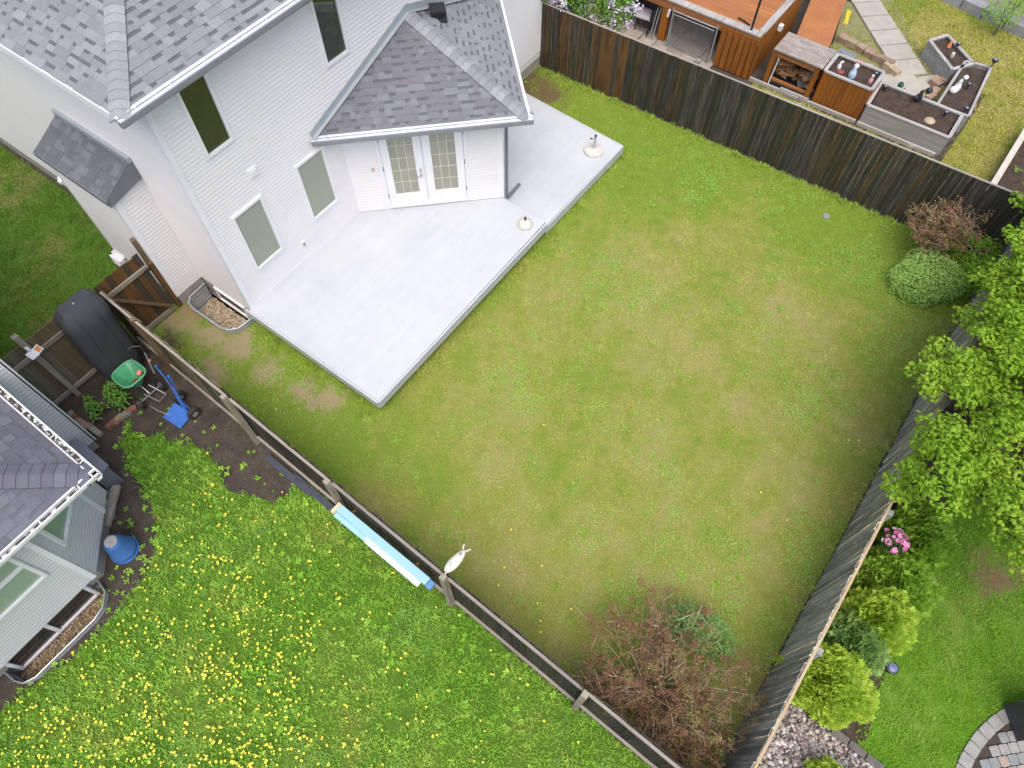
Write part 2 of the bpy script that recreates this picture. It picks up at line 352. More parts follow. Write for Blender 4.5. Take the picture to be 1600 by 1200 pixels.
# ------------------------------------------------------------------ ground
W1 = [(-9.17, 3.58), (-9.22, 3.20), (-9.34, 3.05), (-9.52, 2.99), (-10.35, 2.98), (-10.52, 3.02), (-10.62, 3.14), (-10.65, 3.58)]
W2 = [(-7.37, -1.72), (-7.1, -1.76), (-6.93, -1.95), (-6.88, -2.15), (-6.88, -3.2), (-6.95, -3.38), (-7.1, -3.46), (-7.37, -3.5)]
def ground_sheet():
    from mathutils.geometry import tessellate_polygon
    loops = [[(-60, -40), (45, -40), (45, 70), (-60, 70)], W1, W2]; fl = [p for l in loops for p in l]; mb = MB(); mb.v = [(p[0], p[1], -.012) for p in fl]
    for t in tessellate_polygon([[Vector((p[0], p[1], 0)) for p in l] for l in loops]):
        a, b, c = [fl[i] for i in t]
        if (b[0]-a[0])*(c[1]-a[1])-(b[1]-a[1])*(c[0]-a[0]) < 0: t = t[::-1]
        mb.f.append(tuple(t)); mb.mi.append(0)
    struct(mb, 'ground', m_soil)
ground_sheet()
LAWN = [(-9.45, FL(-9.45)+.04), (2.33, FL(2.33)+.04), (FR(13.9)-.05, FT(2.4)-.05), (-10.9, FT(-10.9)-.05), (-10.9, 12.0), (-9.16, 12.0)]+[(-9.17, 3.62)]+W1+[(-10.9, 3.6), (-10.9, 2.9), (-10.75, 1.85)]
sheet(LAWN, 0, 'lawn', m_lawn)
WEEDY = [(-9.4, .55), (-9.0, .35), (-8.75, .75), (-8.45, .68), (-8.0, .98), (-7.3, .85), (-6.9, .70), (-6.4, .82), (-6.05, 1.0), (-5.85, 1.66), (-3, 1.57), (2.5, 1.39), (2.5, -12), (-14, -12), (-14, -7), (-7.2, -5.0), (-6.85, -3.4), (-6.72, -2.6), (-6.65, -1.9), (-6.85, -1.2), (-7.05, -.75), (-7.5, -.45), (-8.0, -.2), (-8.5, -.15), (-9.1, .1)]
WEEDYR = rough_poly(WEEDY, .12, .05, 3)
sheet(WEEDYR, 0, 'neighbour_lawn', m_weedy)
SIDE = [(-10.85, 2.85), (-10.85, -12), (-40, -12), (-40, 3.5), (-12.8, 3.5), (-12.8, 2.9)]
sheet(SIDE, 0, 'front_lawn', m_side)
RIGHT = [(3.9, 3.5), (3.7, 4.6), (3.75, 5.6), (3.7, 6.6), (3.6, 7.4), (3.4, 8.6), (3.3, 14.0), (12, 14.0), (12, 2.2), (4.7, 3.0)]
RIGHTR = rough_poly(RIGHT, .2, .04, 5)
sheet(RIGHTR, 0, 'right_lawn', m_right)
TOP = [(-1.0, 16.0), (-1.0, 15.0), (-5, 14.9), (-12, 14.0), (8, 14.5), (8, 24), (-3.0, 24), (-3.1, 21.9), (-1.1, 19.95), (.5, 19.9), (.62, 16.4)]
TOPZ = [(-4.3, 14.1), (9, 14.4), (9, 30), (-4.0, 30), (-4.0, 21.6), (-3.2, 21.3), (-1.2, 19.5), (.7, 19.5), (.6, 16.4), (-4.3, 16.4)]
sheet(TOPZ, 0, 'upper_lawn', m_top)
sheet(rough_poly([(-3.2, 21.4), (-1.2, 19.6), (-.1, 19.6), (-.1, 17.6), (-4.2, 17.4), (-4.2, 21)], .2, .05, 8), -.004, 'gravel_ground', m_weedgravel)

# --- bare and dug ground
PATCH = rough_poly([(-7.2, 12.7), (-9.2, 13.3), (-10.2, 13.4), (-10.2, 12.5), (-8.6, 12.5)], .2, .06, 4)
def blob(cx, cy, rx, ry, seed, n=26, a=.25):
    rr = random.Random(seed); return [(cx+math.cos(t*2*math.pi/n)*rx*(1+rr.uniform(-a, a)), cy+math.sin(t*2*math.pi/n)*ry*(1+rr.uniform(-a, a))) for t in range(n)]
m_brownp = M('dead_grass_patch', (.17, .115, .06), (.10, .085, .04), .95, 7, 'world', fine=(7, .6), bmp=1, rnd=False)
BR = blob(4.72, 7.3, .30, .42, 4)
BR2 = blob(5.3, 7.75, .28, .25, 5)
m_tanp = M('dry_soil', (.36, .28, .19), (.26, .2, .12), .95, 5, 'world', fine=(7, .7), bmp=1, rnd=False)

# ------------------------------------------------------------------ scatter helper (geometry nodes, for grass and stones nobody could count)
def scatter(name, pts, variants, mats=None, kind='stuff'):
    """pts: (x, y, z, rot, scale, variant)"""
    me = bpy.data.meshes.new(name); me.from_pydata([p[:3] for p in pts], [], [])
    for an, tp, idx in (('rot', 'FLOAT', 3), ('scl', 'FLOAT', 4), ('var', 'INT', 5)):
        at = me.attributes.new(an, tp, 'POINT'); at.data.foreach_set('value', [p[idx] for p in pts])
    o = bpy.data.objects.new(name, me); C.objects.link(o); o['kind'] = kind
    col = bpy.data.collections.new(name+'_sources')
    for i, v in enumerate(variants):
        so = bpy.data.objects.new('%s_source_%02d' % (name, i), v); col.objects.link(so)
    ng = bpy.data.node_groups.new(name, 'GeometryNodeTree')
    ng.interface.new_socket('Geometry', in_out='INPUT', socket_type='NodeSocketGeometry')
    ng.interface.new_socket('Geometry', in_out='OUTPUT', socket_type='NodeSocketGeometry')
    N = ng.nodes; L = ng.links
    gi, go = N.new('NodeGroupInput'), N.new('NodeGroupOutput')
    iop = N.new('GeometryNodeInstanceOnPoints'); ci = N.new('GeometryNodeCollectionInfo')
    ci.inputs[0].default_value = col; ci.inputs['Separate Children'].default_value = True
    iop.inputs['Pick Instance'].default_value = True
    def att(n, t):
        a = N.new('GeometryNodeInputNamedAttribute'); a.data_type = t; a.inputs[0].default_value = n; return a.outputs[0]
    cx = N.new('ShaderNodeCombineXYZ'); L.new(att('rot', 'FLOAT'), cx.inputs[2])
    L.new(gi.outputs[0], iop.inputs['Points']); L.new(ci.outputs[0], iop.inputs['Instance'])
    L.new(att('var', 'INT'), iop.inputs['Instance Index']); L.new(cx.outputs[0], iop.inputs['Rotation'])
    L.new(att('scl', 'FLOAT'), iop.inputs['Scale']); L.new(iop.outputs[0], go.inputs[0])
    md = o.modifiers.new('scatter', 'NODES'); md.node_group = ng
    return o
def tuft(mat, n, h, spread, wd, seed, lean=.5):
    rr = random.Random(seed); mb = MB()
    for i in range(n):
        a = rr.uniform(0, 6.283); r = spread*math.sqrt(rr.random()); x, y = math.cos(a)*r, math.sin(a)*r
        b = rr.uniform(0, 6.283); hh = h*rr.uniform(.5, 1.2); l = hh*lean*rr.uniform(.3, 1.5); ww = wd*rr.uniform(.7, 1.3)
        dx, dy = math.cos(b), math.sin(b); px, py = -dy*ww/2, dx*ww/2
        p1 = (x+dx*l*.35, y+dy*l*.35, hh*.6); p2 = (x+dx*l, y+dy*l, hh)
        mb.face([(x-px, y-py, 0), (x+px, y+py, 0), (p1[0]+px, p1[1]+py, p1[2]), (p1[0]-px, p1[1]-py, p1[2])])
        mb.face([(p1[0]-px, p1[1]-py, p1[2]), (p1[0]+px, p1[1]+py, p1[2]), p2])
    return mb.mesh('tuft', mat)
def rosette(mat, n, r, wd, seed, up=.5, base=.01):            # flat leafy weed
    rr = random.Random(seed); mb = MB()
    for i in range(n):
        a = 6.283*i/n+rr.uniform(-.4, .4); L = r*rr.uniform(.6, 1.15); dx, dy = math.cos(a), math.sin(a); ww = wd*rr.uniform(.7, 1.2)/2
        z1 = base+L*up*rr.uniform(.5, 1.1); z2 = z1*rr.uniform(.5, 1.2)
        a0 = (0, 0, base); m1 = (dx*L*.55-dy*ww, dy*L*.55+dx*ww, z1); m2 = (dx*L*.55+dy*ww, dy*L*.55-dx*ww, z1); t = (dx*L, dy*L, z2)
        mb.face([a0, m2, t, m1])
    return mb.mesh('leaf_rosette', mat)
def clover(mat, n, spread, leaf, seed, h=.045):
    rr = random.Random(seed); mb = MB()
    for i in range(n):
        a = rr.uniform(0, 6.283); r = spread*math.sqrt(rr.random()); x, y, z = math.cos(a)*r, math.sin(a)*r, h*rr.uniform(.5, 1.3)
        s = leaf*rr.uniform(.6, 1.2)/2; t = rr.uniform(0, 6.28); tx, ty = rr.uniform(-.35, .35), rr.uniform(-.35, .35)
        mb.face([(x+math.cos(t+k*1.5708)*s, y+math.sin(t+k*1.5708)*s, z+tx*math.cos(t+k*1.5708)*s+ty*math.sin(t+k*1.5708)*s) for k in range(4)])
    return mb.mesh('clover_patch', mat)
def pnoise(x, y, s, seed=0):
    from mathutils import noise as nz
    return nz.noise(Vector((x*s+seed*13.7, y*s-seed*7.1, seed*3.3)))*.5+.5
def pnts(poly, dens, holes=(), dfn=None, seed=1, nv=4, smin=.7, smax=1.3, z=0):
    rr = random.Random(seed); xs = [p[0] for p in poly]; ys = [p[1] for p in poly]; out = []
    x0, x1, y0, y1 = min(xs), max(xs), min(ys), max(ys)
    for i in range(int(dens*(x1-x0)*(y1-y0))):
        x, y = rr.uniform(x0, x1), rr.uniform(y0, y1)
        if not inview((x, y, 0), 140) or not inpoly(x, y, poly): continue
        if any(inpoly(x, y, h) for h in holes): continue
        if dfn:
            d = dfn(x, y)
            if rr.random() > d: continue
        out.append((x, y, z, rr.uniform(0, 6.28), rr.uniform(smin, smax), rr.randrange(nv)))
    return out

# ------------------------------------------------------------------ walls, siding, windows, roofs
def leftn(a, b):
    dx, dy = b[0]-a[0], b[1]-a[1]; L = math.hypot(dx, dy); return (dx/L, dy/L), (-dy/L, dx/L), L
_bm = {}
def board_mesh(mat, e=.105):
    k = (mat.name, e)
    if k not in _bm:
        mb = MB(); pr = [(0, 0), (.013, 0), (.0132, e*.62), (.003, e*.93), (.002, e+.002), (0, e+.002)]
        n = len(pr)
        mb.v = [(0, o, z) for o, z in pr]+[(1, o, z) for o, z in pr]
        for i in range(n): j = (i+1) % n; mb.f.append((i, j, n+j, n+i)); mb.mi.append(0)
        mb.f.append(tuple(reversed(range(n)))); mb.mi.append(0); mb.f.append(tuple(range(n, 2*n))); mb.mi.append(0)
        _bm[k] = mb.mesh('siding_board', mat)
    return _bm[k]
def siding(root, a, b, z0, z1, holes=(), mat=None, e=.081):
    """boards from a to b, outside on the left of a->b; holes (u0, u1, z0, z1)"""
    U, N, L = leftn(a, b); ang = math.atan2(U[1], U[0]); z = z0; me = board_mesh(mat, e)
    while z < z1-.02:
        iv = [(0, L)]
        for h in holes:
            if h[2] < z+e*.5 < h[3]:
                nv = []
                for s, t in iv:
                    if h[1] <= s or h[0] >= t: nv.append((s, t)); continue
                    if h[0] > s: nv.append((s, h[0]))
                    if h[1] < t: nv.append((h[1], t))
                iv = nv
        for s, t in iv:
            if t-s > .02:
                loc = (a[0]+U[0]*s-root.location.x, a[1]+U[1]*s-root.location.y, z-root.location.z)
                PEND.setdefault(root.name, []).append((t-s, me, loc, ang))
        z += e
PEND = {}
def flush_siding(root, mat, lim=292):
    ps = sorted(PEND.get(root.name, []), key=lambda p: -p[0])
    for L, me, loc, ang in ps[:lim]: place(me, 'siding_board', root, loc, (0, 0, ang), (L, 1, 1))
    if len(ps) > lim:
        mb = MB()
        for L, me, loc, ang in ps[lim:]:
            n = len(mb.v); ca, sa = math.cos(ang), math.sin(ang)
            for v in me.vertices: x, y = v.co.x*L, v.co.y; mb.v.append((x*ca-y*sa+loc[0]+root.location.x, x*sa+y*ca+loc[1]+root.location.y, v.co.z+loc[2]+root.location.z))
            for p in me.polygons: mb.f.append(tuple(n+i for i in p.vertices)); mb.mi.append(0)
        mb.build('short_siding', mat, root, kind='stuff')
def wp(a, b, u, z, o=0):
    U, N, L = leftn(a, b); return (a[0]+U[0]*u+N[0]*o, a[1]+U[1]*u+N[1]*o, z)
def wbox(mb, a, b, u0, u1, z0, z1, o0, o1, m=0):
    U, N, L = leftn(a, b); c = wp(a, b, (u0+u1)/2, (z0+z1)/2, (o0+o1)/2)
    mb.box(c, (u1-u0, o1-o0, z1-z0), (0, 0, math.atan2(U[1], U[0])), m)
def window(root, a, b, u0, u1, z0, z1, glass, name='window', fw=.055, mull=None, hm=None):
    mb = MB(); d = .045
    wbox(mb, a, b, u0, u0+fw, z0, z1, .0, d); wbox(mb, a, b, u1-fw, u1, z0, z1, .0, d)
    wbox(mb, a, b, u0+fw, u1-fw, z1-fw, z1, .0, d); wbox(mb, a, b, u0+fw, u1-fw, z0, z0+fw, .0, d)
    f = mb.build(name, m_white, root)
    mb = MB(); t = .014                                    # narrow channel round the frame
    wbox(mb, a, b, u0-t, u0-.002, z0-t, z1+t, 0, .026); wbox(mb, a, b, u1+.002, u1+t, z0-t, z1+t, 0, .026)
    wbox(mb, a, b, u0, u1, z1+.002, z1+t, 0, .026); wbox(mb, a, b, u0, u1, z0-t, z0-.002, 0, .026)
    mb.build('window_channel', m_white, f)
    segs = [(u0+fw, u1-fw, z0+fw, z1-fw)]
    if mull: segs = [(u0+fw, mull-.03, z0+fw, z1-fw), (mull+.03, u1-fw, z0+fw, z1-fw)]; mb = MB(); wbox(mb, a, b, mull-.03, mull+.03, z0+fw, z1-fw, .0, .04); mb.build('mullion', m_white, f)
    if hm: segs = [(u0+fw, u1-fw, z0+fw, hm-.03), (u0+fw, u1-fw, hm+.03, z1-fw)]; mb = MB(); wbox(mb, a, b, u0+fw, u1-fw, hm-.03, hm+.03, .0, .04); mb.build('mullion', m_white, f)
    for s in segs:
        mb = MB(); wbox(mb, a, b, s[0], s[1], s[2], s[3], .001, .008); mb.build('glass', glass, f)
    return f
def clip(poly, rect):
    """clip rectangle against a convex ccw polygon"""
    out = list(rect); n = len(poly)
    for i in range(n):
        a, b = poly[i], poly[(i+1) % n]; inp = out; out = []
        if not inp: return []
        def sd(p): return (b[0]-a[0])*(p[1]-a[1])-(b[1]-a[1])*(p[0]-a[0])
        for k in range(len(inp)):
            p, q = inp[k], inp[(k+1) % len(inp)]; sp, sq = sd(p), sd(q)
            if sp >= 0: out.append(p)
            if (sp >= 0) != (sq >= 0):
                t = sp/(sp-sq); out.append((p[0]+(q[0]-p[0])*t, p[1]+(q[1]-p[1])*t))
    return out
def shingle_face(O, Ud, poly, slope, mats, seed, e=.143):
    """O eave point, Ud unit eave direction; uphill is on the left of Ud. poly in (u, v) ccw, v along the slope. Returns pieces"""
    rr = random.Random(seed); c = 1/math.sqrt(1+slope*slope); s = slope*c
    U = Vector((Ud[0], Ud[1], 0)); V = Vector((-Ud[1]*c, Ud[0]*c, s)); Nn = U.cross(V); O = Vector(O)
    v = min(p[1] for p in poly); vmax = max(p[1] for p in poly); um, ux = min(p[0] for p in poly), max(p[0] for p in poly); out = []
    while v < vmax:
        u = um-rr.uniform(0, .3); raised = rr.random() < .5
        while u < ux:
            wdt = rr.choice([.10, .13, .17, .21, .26, .32]) if raised else rr.choice([.07, .10, .13, .17, .22])
            pg = clip(poly, [(u, v), (u+wdt, v), (u+wdt, v+e), (u, v+e)])
            if len(pg) > 2:
                ar = abs(sum(pg[i][0]*pg[(i+1) % len(pg)][1]-pg[(i+1) % len(pg)][0]*pg[i][1] for i in range(len(pg))))/2
                if ar > .0004:
                    mb = MB(); th = .011 if raised else .0045
                    def P(q, h): return O+U*q[0]+V*q[1]+Nn*h
                    def addp(pg, m):
                        n = len(mb.v); k = len(pg)
                        for q in pg: mb.v.append(tuple(P(q, .003+th*(1.0-.75*(q[1]-v)/e))))
                        for q in pg: mb.v.append(tuple(P(q, -.004)))
                        mb.f.append(tuple(range(n, n+k))); mb.mi.append(m)
                        for i in range(k): mb.f.append((n+k+i, n+k+(i+1) % k, n+(i+1) % k, n+i)); mb.mi.append(m)
                    if raised: addp(pg, 0)
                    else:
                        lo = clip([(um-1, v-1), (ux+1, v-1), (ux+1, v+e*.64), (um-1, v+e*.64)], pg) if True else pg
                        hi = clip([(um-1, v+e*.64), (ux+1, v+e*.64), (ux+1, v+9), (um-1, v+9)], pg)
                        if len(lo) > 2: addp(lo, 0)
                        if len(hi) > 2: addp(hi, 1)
                    cen = P(pg[0], 0); q0 = [proj(P(q, 0)) for q in pg]
                    apx = abs(sum(q0[i][0]*q0[(i+1) % len(q0)][1]-q0[(i+1) % len(q0)][0]*q0[i][1] for i in range(len(q0))))/2
                    vis = -5 < q0[0][0] < 1605 and -5 < q0[0][1] < 1205
                    if apx < 60 and wdt > .05: pass
                    out.append((apx if vis else 0, mb, rr.choice(mats), 'shingle'))
            u += wdt; raised = not raised if rr.random() < .85 else raised
        v += e
    return out
def hip_caps(a, b, dA, dB, mats, seed, wd=.19, e=.145):
    a, b = Vector(a), Vector(b); h = b-a; L = h.length; h.normalize(); dA, dB = Vector(dA).normalized(), Vector(dB).normalized(); rr = random.Random(seed); out = []
    up = Vector((0, 0, 1)); t = 0
    while t < L:
        mb = MB(); t2 = min(t+e+.04, L+.02); r0, r1 = .03, .016
        c0, c1 = a+h*t, a+h*t2; rows = []
        for c, r in ((c0, r0), (c1, r1)):
            rows.append([c+dA*wd+up*(r-.002), c+dA*.05+up*r*1.05, c+up*(r*1.05-.006), c+dB*.05+up*r*1.05, c+dB*wd+up*(r-.002)])
        for i in range(4):
            q = [rows[0][i], rows[0][i+1], rows[1][i+1], rows[1][i]]
            n = (q[1]-q[0]).cross(q[2]-q[0])
            if n.z < 0: q = q[::-1]
            mb.face(q)
        lowr = [p-up*.03 for p in rows[0]]
        for i in range(4): mb.face([rows[0][i+1], rows[0][i], lowr[i], lowr[i+1]])
        mb.face([rows[0][0], rows[1][0], rows[1][0]-up*.03, lowr[0]]); mb.face([rows[0][4], rows[1][4], rows[1][4]-up*.03, lowr[4]])
        out.append((9999 if inview(c0, 5) else 0, mb, rr.choice(mats), 'ridge_cap')); t += e
    return out
def lay_shingles(pieces_by_roof, limit=295):
    allp = [(p[0], r, p) for r, ps in pieces_by_roof for p in ps]; allp.sort(key=lambda t: -t[0])
    shn = 0; rest = {}
    for apx, r, p in allp:
        if apx > 0 and shn < limit:
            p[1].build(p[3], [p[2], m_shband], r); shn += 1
        else: rest.setdefault(r.name, (r, []))[1].append(p)
    for r, ps in rest.values():
        mats = []; mb = MB()
        for p in ps:
            if p[2] not in mats: mats.append(p[2])
            k = mats.index(p[2])*2; n = len(mb.v); mb.v += p[1].v
            mb.f += [tuple(n+i for i in f) for f in p[1].f]; mb.mi += [k+i for i in p[1].mi]
        ml = []
        for m in mats: ml += [m, m_shband]
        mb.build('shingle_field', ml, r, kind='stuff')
def extr(mb, prof, a, b, out, m=0):
    n = len(mb.v); k = len(prof)
    for p in (a, b): mb.v += [(p[0]+out[0]*o, p[1]+out[1]*o, p[2]+z) for o, z in prof]
    for i in range(k): j = (i+1) % k; mb.f.append((n+i, n+j, n+k+j, n+k+i)); mb.mi.append(m)
    mb.f.append(tuple(reversed(range(n, n+k)))); mb.mi.append(m); mb.f.append(tuple(range(n+k, n+2*k))); mb.mi.append(m)
def gutter(root, a, b, out, mat, lip, debris=None):
    mb = MB()
    if debris: out = (out[0]*.78, out[1]*.78)
    extr(mb, [(0, 0), (0, -.13), (.085, -.13), (.135, -.06), (.135, 0), (.105, 0), (.105, -.045), (.08, -.095), (.012, -.095), (.012, 0)], a, b, out)
    g = mb.build('gutter', mat, root)
    dr = -.012 if debris else -.03
    mb = MB(); extr(mb, [(dr, .012), (dr, -.004), (.014, -.008), (.014, .006)], a, b, out)
    if not debris: extr(mb, [(.014, -.02), (.014, -.03), (.104, -.03), (.104, -.02)], a, b, out)  # pale strip paints the inside of the gutter as lit
    mb.build('gutter_lip', lip, g)
    if debris:
        mb = MB(); extr(mb, [(.03, -.03), (.03, -.05), (.106, -.05), (.106, -.03)], a, b, out); mb.build('gutter_debris', debris, g)
    # hangers
    L = math.dist(a, b); n = int(L/.6)
    for i in range(n):
        mb = MB(); t = (i+.5)/n; p = [a[k]+(b[k]-a[k])*t for k in range(3)]; q = (p[0]+out[0]*.12, p[1]+out[1]*.12, p[2]+.004); mb.bar((p[0], p[1], p[2]+.004), q, .016, .006)
        mb.build('gutter_hanger', lip, g)

# ================================================================== the white house
house = thing('house', 'white vinyl-sided house with grey shingle roof behind the pale deck', 'house', (-9.15, 3.6, 0))
A0 = (-9.15, 3.6); BI = (-9.15, 6.81); BO = (-6.88, 9.02); BJ = (-9.15, 11.29)
mb = MB(); mb.prism([(-24, 3.6), (-9.15, 3.6), (-9.15, 20), (-24, 20)], .30, 5.42); mb.build('wall', m_siding, house)
mb = MB(); mb.prism([(-9.14, 6.81), (-6.88, 9.02), (-9.14, 11.29)], .30, 2.80); mb.build('bay_wall', m_siding, house)
mb = MB(); mb.prism([(-12.6, 2.96), (-10.7, 2.96), (-10.7, 3.59), (-12.6, 3.59)], .30, 3.12); mb.build('fireplace_wall', m_siding, house)
mb = MB(); mb.prism([(-24, 3.60), (-9.16, 3.60), (-9.16, 20), (-24, 20)], -.3, .298); mb.prism([(-12.6, 2.96), (-10.7, 2.96), (-10.7, 3.58), (-12.6, 3.58)], -.3, .297); mb.build('foundation', m_conc, house)
# siding: back wall, side wall, bay walls, fireplace box
bw = ((-9.15, 14.3), (-9.15, 3.6)); Lb = 10.7
def ub(y): return 14.3-y
wins = [(4.05, 4.77, 1.17, 2.64, m_glass_lt), (5.61, 6.35, 1.19, 2.64, m_glass_lt), (4.14, 4.72, 3.92, 5.30, m_glass_dk), (6.90, 7.49, 3.95, 5.30, m_glass_dk)]
siding(house, bw[0], bw[1], .46, 5.42, [(ub(w_[1])-.014, ub(w_[0])+.014, w_[2]-.014, w_[3]+.014) for w_ in wins]+[(ub(11.29), ub(6.81), 0, 2.82)], m_siding)
for w_ in wins: window(house, bw[0], bw[1], ub(w_[1]), ub(w_[0]), w_[2], w_[3], w_[4])
siding(house, (-9.15, 3.6), (-19, 3.6), .30, 5.42, [(1.55, 3.45, 0, 3.15)], m_siding)
siding(house, (-10.70, 3.6), (-10.70, 2.96), .30, 3.13, (), m_siding)
siding(house, (-10.70, 2.96), (-12.6, 2.96), .30, 3.1, (), m_siding)
dh = (.78, 2.47, .55, 2.79)
siding(house, BO, BI, .46, 2.80, [dh], m_siding)
mb = MB()
for (x, y, z1) in ((-9.15, 3.6, 5.42), (-10.70, 2.96, 3.12)):
    mb = MB(); mb.bb((x-.075, y-.022, .30), (x+.022, y, z1)); mb.bb((x, y-.0215, .301), (x+.0235, y+.085, z1-.001)); mb.build('corner_trim', m_white, house)
mb = MB(); mb.bb((-12.622, 2.938, .3), (-12.52, 2.96, 3.1)); mb.build('corner_trim', m_white, house)
mb = MB(); wbox(mb, BO, BI, -.02, .10, .46, 2.8, 0, .024); mb.build('corner_trim', m_white, house); mb = MB(); wbox(mb, BJ, BO, 3.12, 3.235, .31, 2.8, 0, .024); mb.build('corner_trim', m_white, house)
mb = MB(); wbox(mb, BO, BI, .02, 3.17, .452, .475, .001, .02); wbox(mb, bw[0], bw[1], 7.49, 10.68, .452, .475, .001, .019); mb.build('deck_flashing', m_white, house)
flush_siding(house, m_siding)
# french doors
for k, (u0, u1) in enumerate(((.80, 1.61), (1.64, 2.45))):
    mb = MB(); st = .155; g0, g1, gz0, gz1 = u0+st, u1-st, .60+.27, 2.62-.14
    wbox(mb, BO, BI, u0, g0, .60, 2.62, .0, .035); wbox(mb, BO, BI, g1, u1, .60, 2.62, .0, .035)
    wbox(mb, BO, BI, g0, g1, .60, gz0, 0, .035); wbox(mb, BO, BI, g0, g1, gz1, 2.62, 0, .035)
    dl = mb.build('door_leaf', m_white, house)
    mb = MB(); pw = (g1-g0)/3; ph = (gz1-gz0)/5
    for i in (1, 2): wbox(mb, BO, BI, g0+pw*i-.006, g0+pw*i+.006, gz0, gz1, .010, .017)
    for i in range(1, 5): wbox(mb, BO, BI, g0, g1, gz0+ph*i-.006, gz0+ph*i+.006, .0105, .0175)
    mb.build('glazing_bar', m_came, dl)
    for i in range(3):
        for j in range(5):
            mb = MB(); wbox(mb, BO, BI, g0+pw*i+.004, g0+pw*(i+1)-.004, gz0+ph*j+.004, gz0+ph*(j+1)-.004, .001, .009); mb.build('pane', m_pane, dl)
    mb = MB(); hu = u0-.012 if k == 0 else u1+.012
    for hz in (.85, 1.6, 2.35): wbox(mb, BO, BI, hu-.012, hu+.012, hz-.05, hz+.05, .03, .045)
    mb.build('hinge', m_gutter, dl)
    if k == 1:
        p = wp(BO, BI, u0+.07, 1.50, .04); q = wp(BO, BI, u0+.07, 1.50, .09); mb = MB(); mb.tube([p, q], [.03, .028], 12)
        p = wp(BO, BI, u0+.07, 1.36, .035); q = wp(BO, BI, u0+.07, 1.36, .075); mb.tube([p, q], [.028, .024], 12)
        p = wp(BO, BI, u0+.05, 1.36, .085); q = wp(BO, BI, u0+.16, 1.36, .085); mb.tube([p, q], .011, 8); mb.sm = True; mb.build('door_handle', m_pipe, dl)
mb = MB(); wbox(mb, BO, BI, .73, .785, .55, 2.68, 0, .03); wbox(mb, BO, BI, 2.465, 2.52, .55, 2.68, 0, .03); wbox(mb, BO, BI, .785, 2.465, 2.63, 2.68, 0, .03); wbox(mb, BO, BI, .785, 2.465, .50, .592, 0, .05); mb.build('door_frame', m_white, house)
# wall lamp, vents, outlets
mb = MB(); p = wp(BO, BI, 2.80, 2.48, .05); mb.lathe(p, [(.05, -.07), (.055, 0), (.045, .07), (.02, .09)], 12); wbox(mb, BO, BI, 2.74, 2.86, 2.40, 2.56, .012, .03, 1); mb.sm = True; mb.build('wall_lamp', [m_flash, m_white], house)
mb = MB(); wbox(mb, bw[0], bw[1], ub(4.89), ub(4.71), 3.06, 3.24, .012, .04); wbox(mb, bw[0], bw[1], ub(4.86), ub(4.74), 3.09, 3.21, .04, .055); mb.build('vent_cover', m_white, house)
mb = MB(); wbox(mb, bw[0], bw[1], ub(5.26), ub(5.17), .82, .96, .012, .05, 0); wbox(mb, bw[0], bw[1], ub(5.235), ub(5.195), .85, .93, .05, .06, 1); mb.build('power_outlet', [m_white, m_gutter], house)
mb = MB(); wbox(mb, BO, BI, 2.64, 2.70, 1.56, 1.64, .012, .035); mb.build('door_bell', M('beige_plastic', (.6, .52, .38)), house)
# exhaust hoods and meter on the side wall
for (x, z) in ((-15.3, .42), (-14.7, .50)):
    mb = MB(); mb.bb((x, 3.50, z-.08), (x+.18, 3.584, z+.06)); mb.bb((x+.04, 3.46, z-.04), (x+.14, 3.50, z+.03)); mb.build('utility_box', m_white, house)
mb = MB()
for i in range(5): mb.box((-12.45, 2.86, .12+i*.06), (.34, .15, .014), (R(-25), 0, 0))
mb.bb((-12.63, 2.87, .07), (-12.61, 2.95, .42)); mb.bb((-12.29, 2.87, .07), (-12.27, 2.95, .42)); mb.bb((-12.63, 2.93, .07), (-12.27, 2.958, .44)); mb.build('louvred_vent', m_white, house)
# basement window in the corner of the house
mb = MB(); bwn = ((-9.45, 3.6), (-10.35, 3.6))
window(house, (-9.38, 3.6), (-10.38, 3.6), .03, .93, -.14, .27, M('basement_glass', (.04, .04, .045), rough=.08), fw=.035)
# roofs
SL = .5; KX, KY, KZ = -8.84, 3.14, 5.53
roofU = MB(); T = 8
roofU.face([(KX, KY, KZ), (KX, 20, KZ), (KX-T, 20, KZ+SL*T), (KX-T, KY+T, KZ+SL*T)]); roofU.face([(KX, KY, KZ), (KX-T, KY+T, KZ+SL*T), (-24, KY+T, KZ+SL*T), (-24, KY, KZ)])
roofU.face([(KX, KY, KZ-.02), (-24, KY, KZ-.02), (-24, 20, KZ-.02), (KX, 20, KZ-.02)])
main_roof = roofU.build('roof', m_shband, house)
c5 = math.sqrt(1+SL*SL)
mb = MB(); mb.prism([(KX-.03, KY+.03), (KX-.03, 20), (-24, 20), (-24, KY+.03)], 5.425, 5.49); mb.build('soffit', m_white, house)
mb = MB(); mb.bb((KX-.028, KY, 5.40), (KX, 20, 5.525)); mb.bb((-24, KY-.025, 5.43), (KX-.03, KY+.004, 5.542)); mb.build('fascia', m_white, house)
gutter(house, (KX, 20, 5.56), (KX, KY-.05, 5.56), (1, 0), m_gutter, m_gutin)
P1 = shingle_face((KX, KY, KZ), (0, 1), [(0, 0), (9, 0), (9, 7*c5), (7, 7*c5)], SL, SH, 11)
P2 = shingle_face((-18, KY, KZ), (1, 0), [(0, 0), (18+KX, 0), (18+KX-3.2, 3.2*c5), (0, 3.2*c5)], SL, SH, 12)
def hipcaps45(K, ln, sl, mats, seed, wd=.15):
    """hip going (-1,+1*sgn): K corner, ln horizontal run"""
    a = Vector(K); b = a+Vector((-ln, ln, sl*ln)); return hip_caps(a, b, (.707, .707, -.707*sl), (-.707, -.707, -.707*sl), mats, seed, wd)
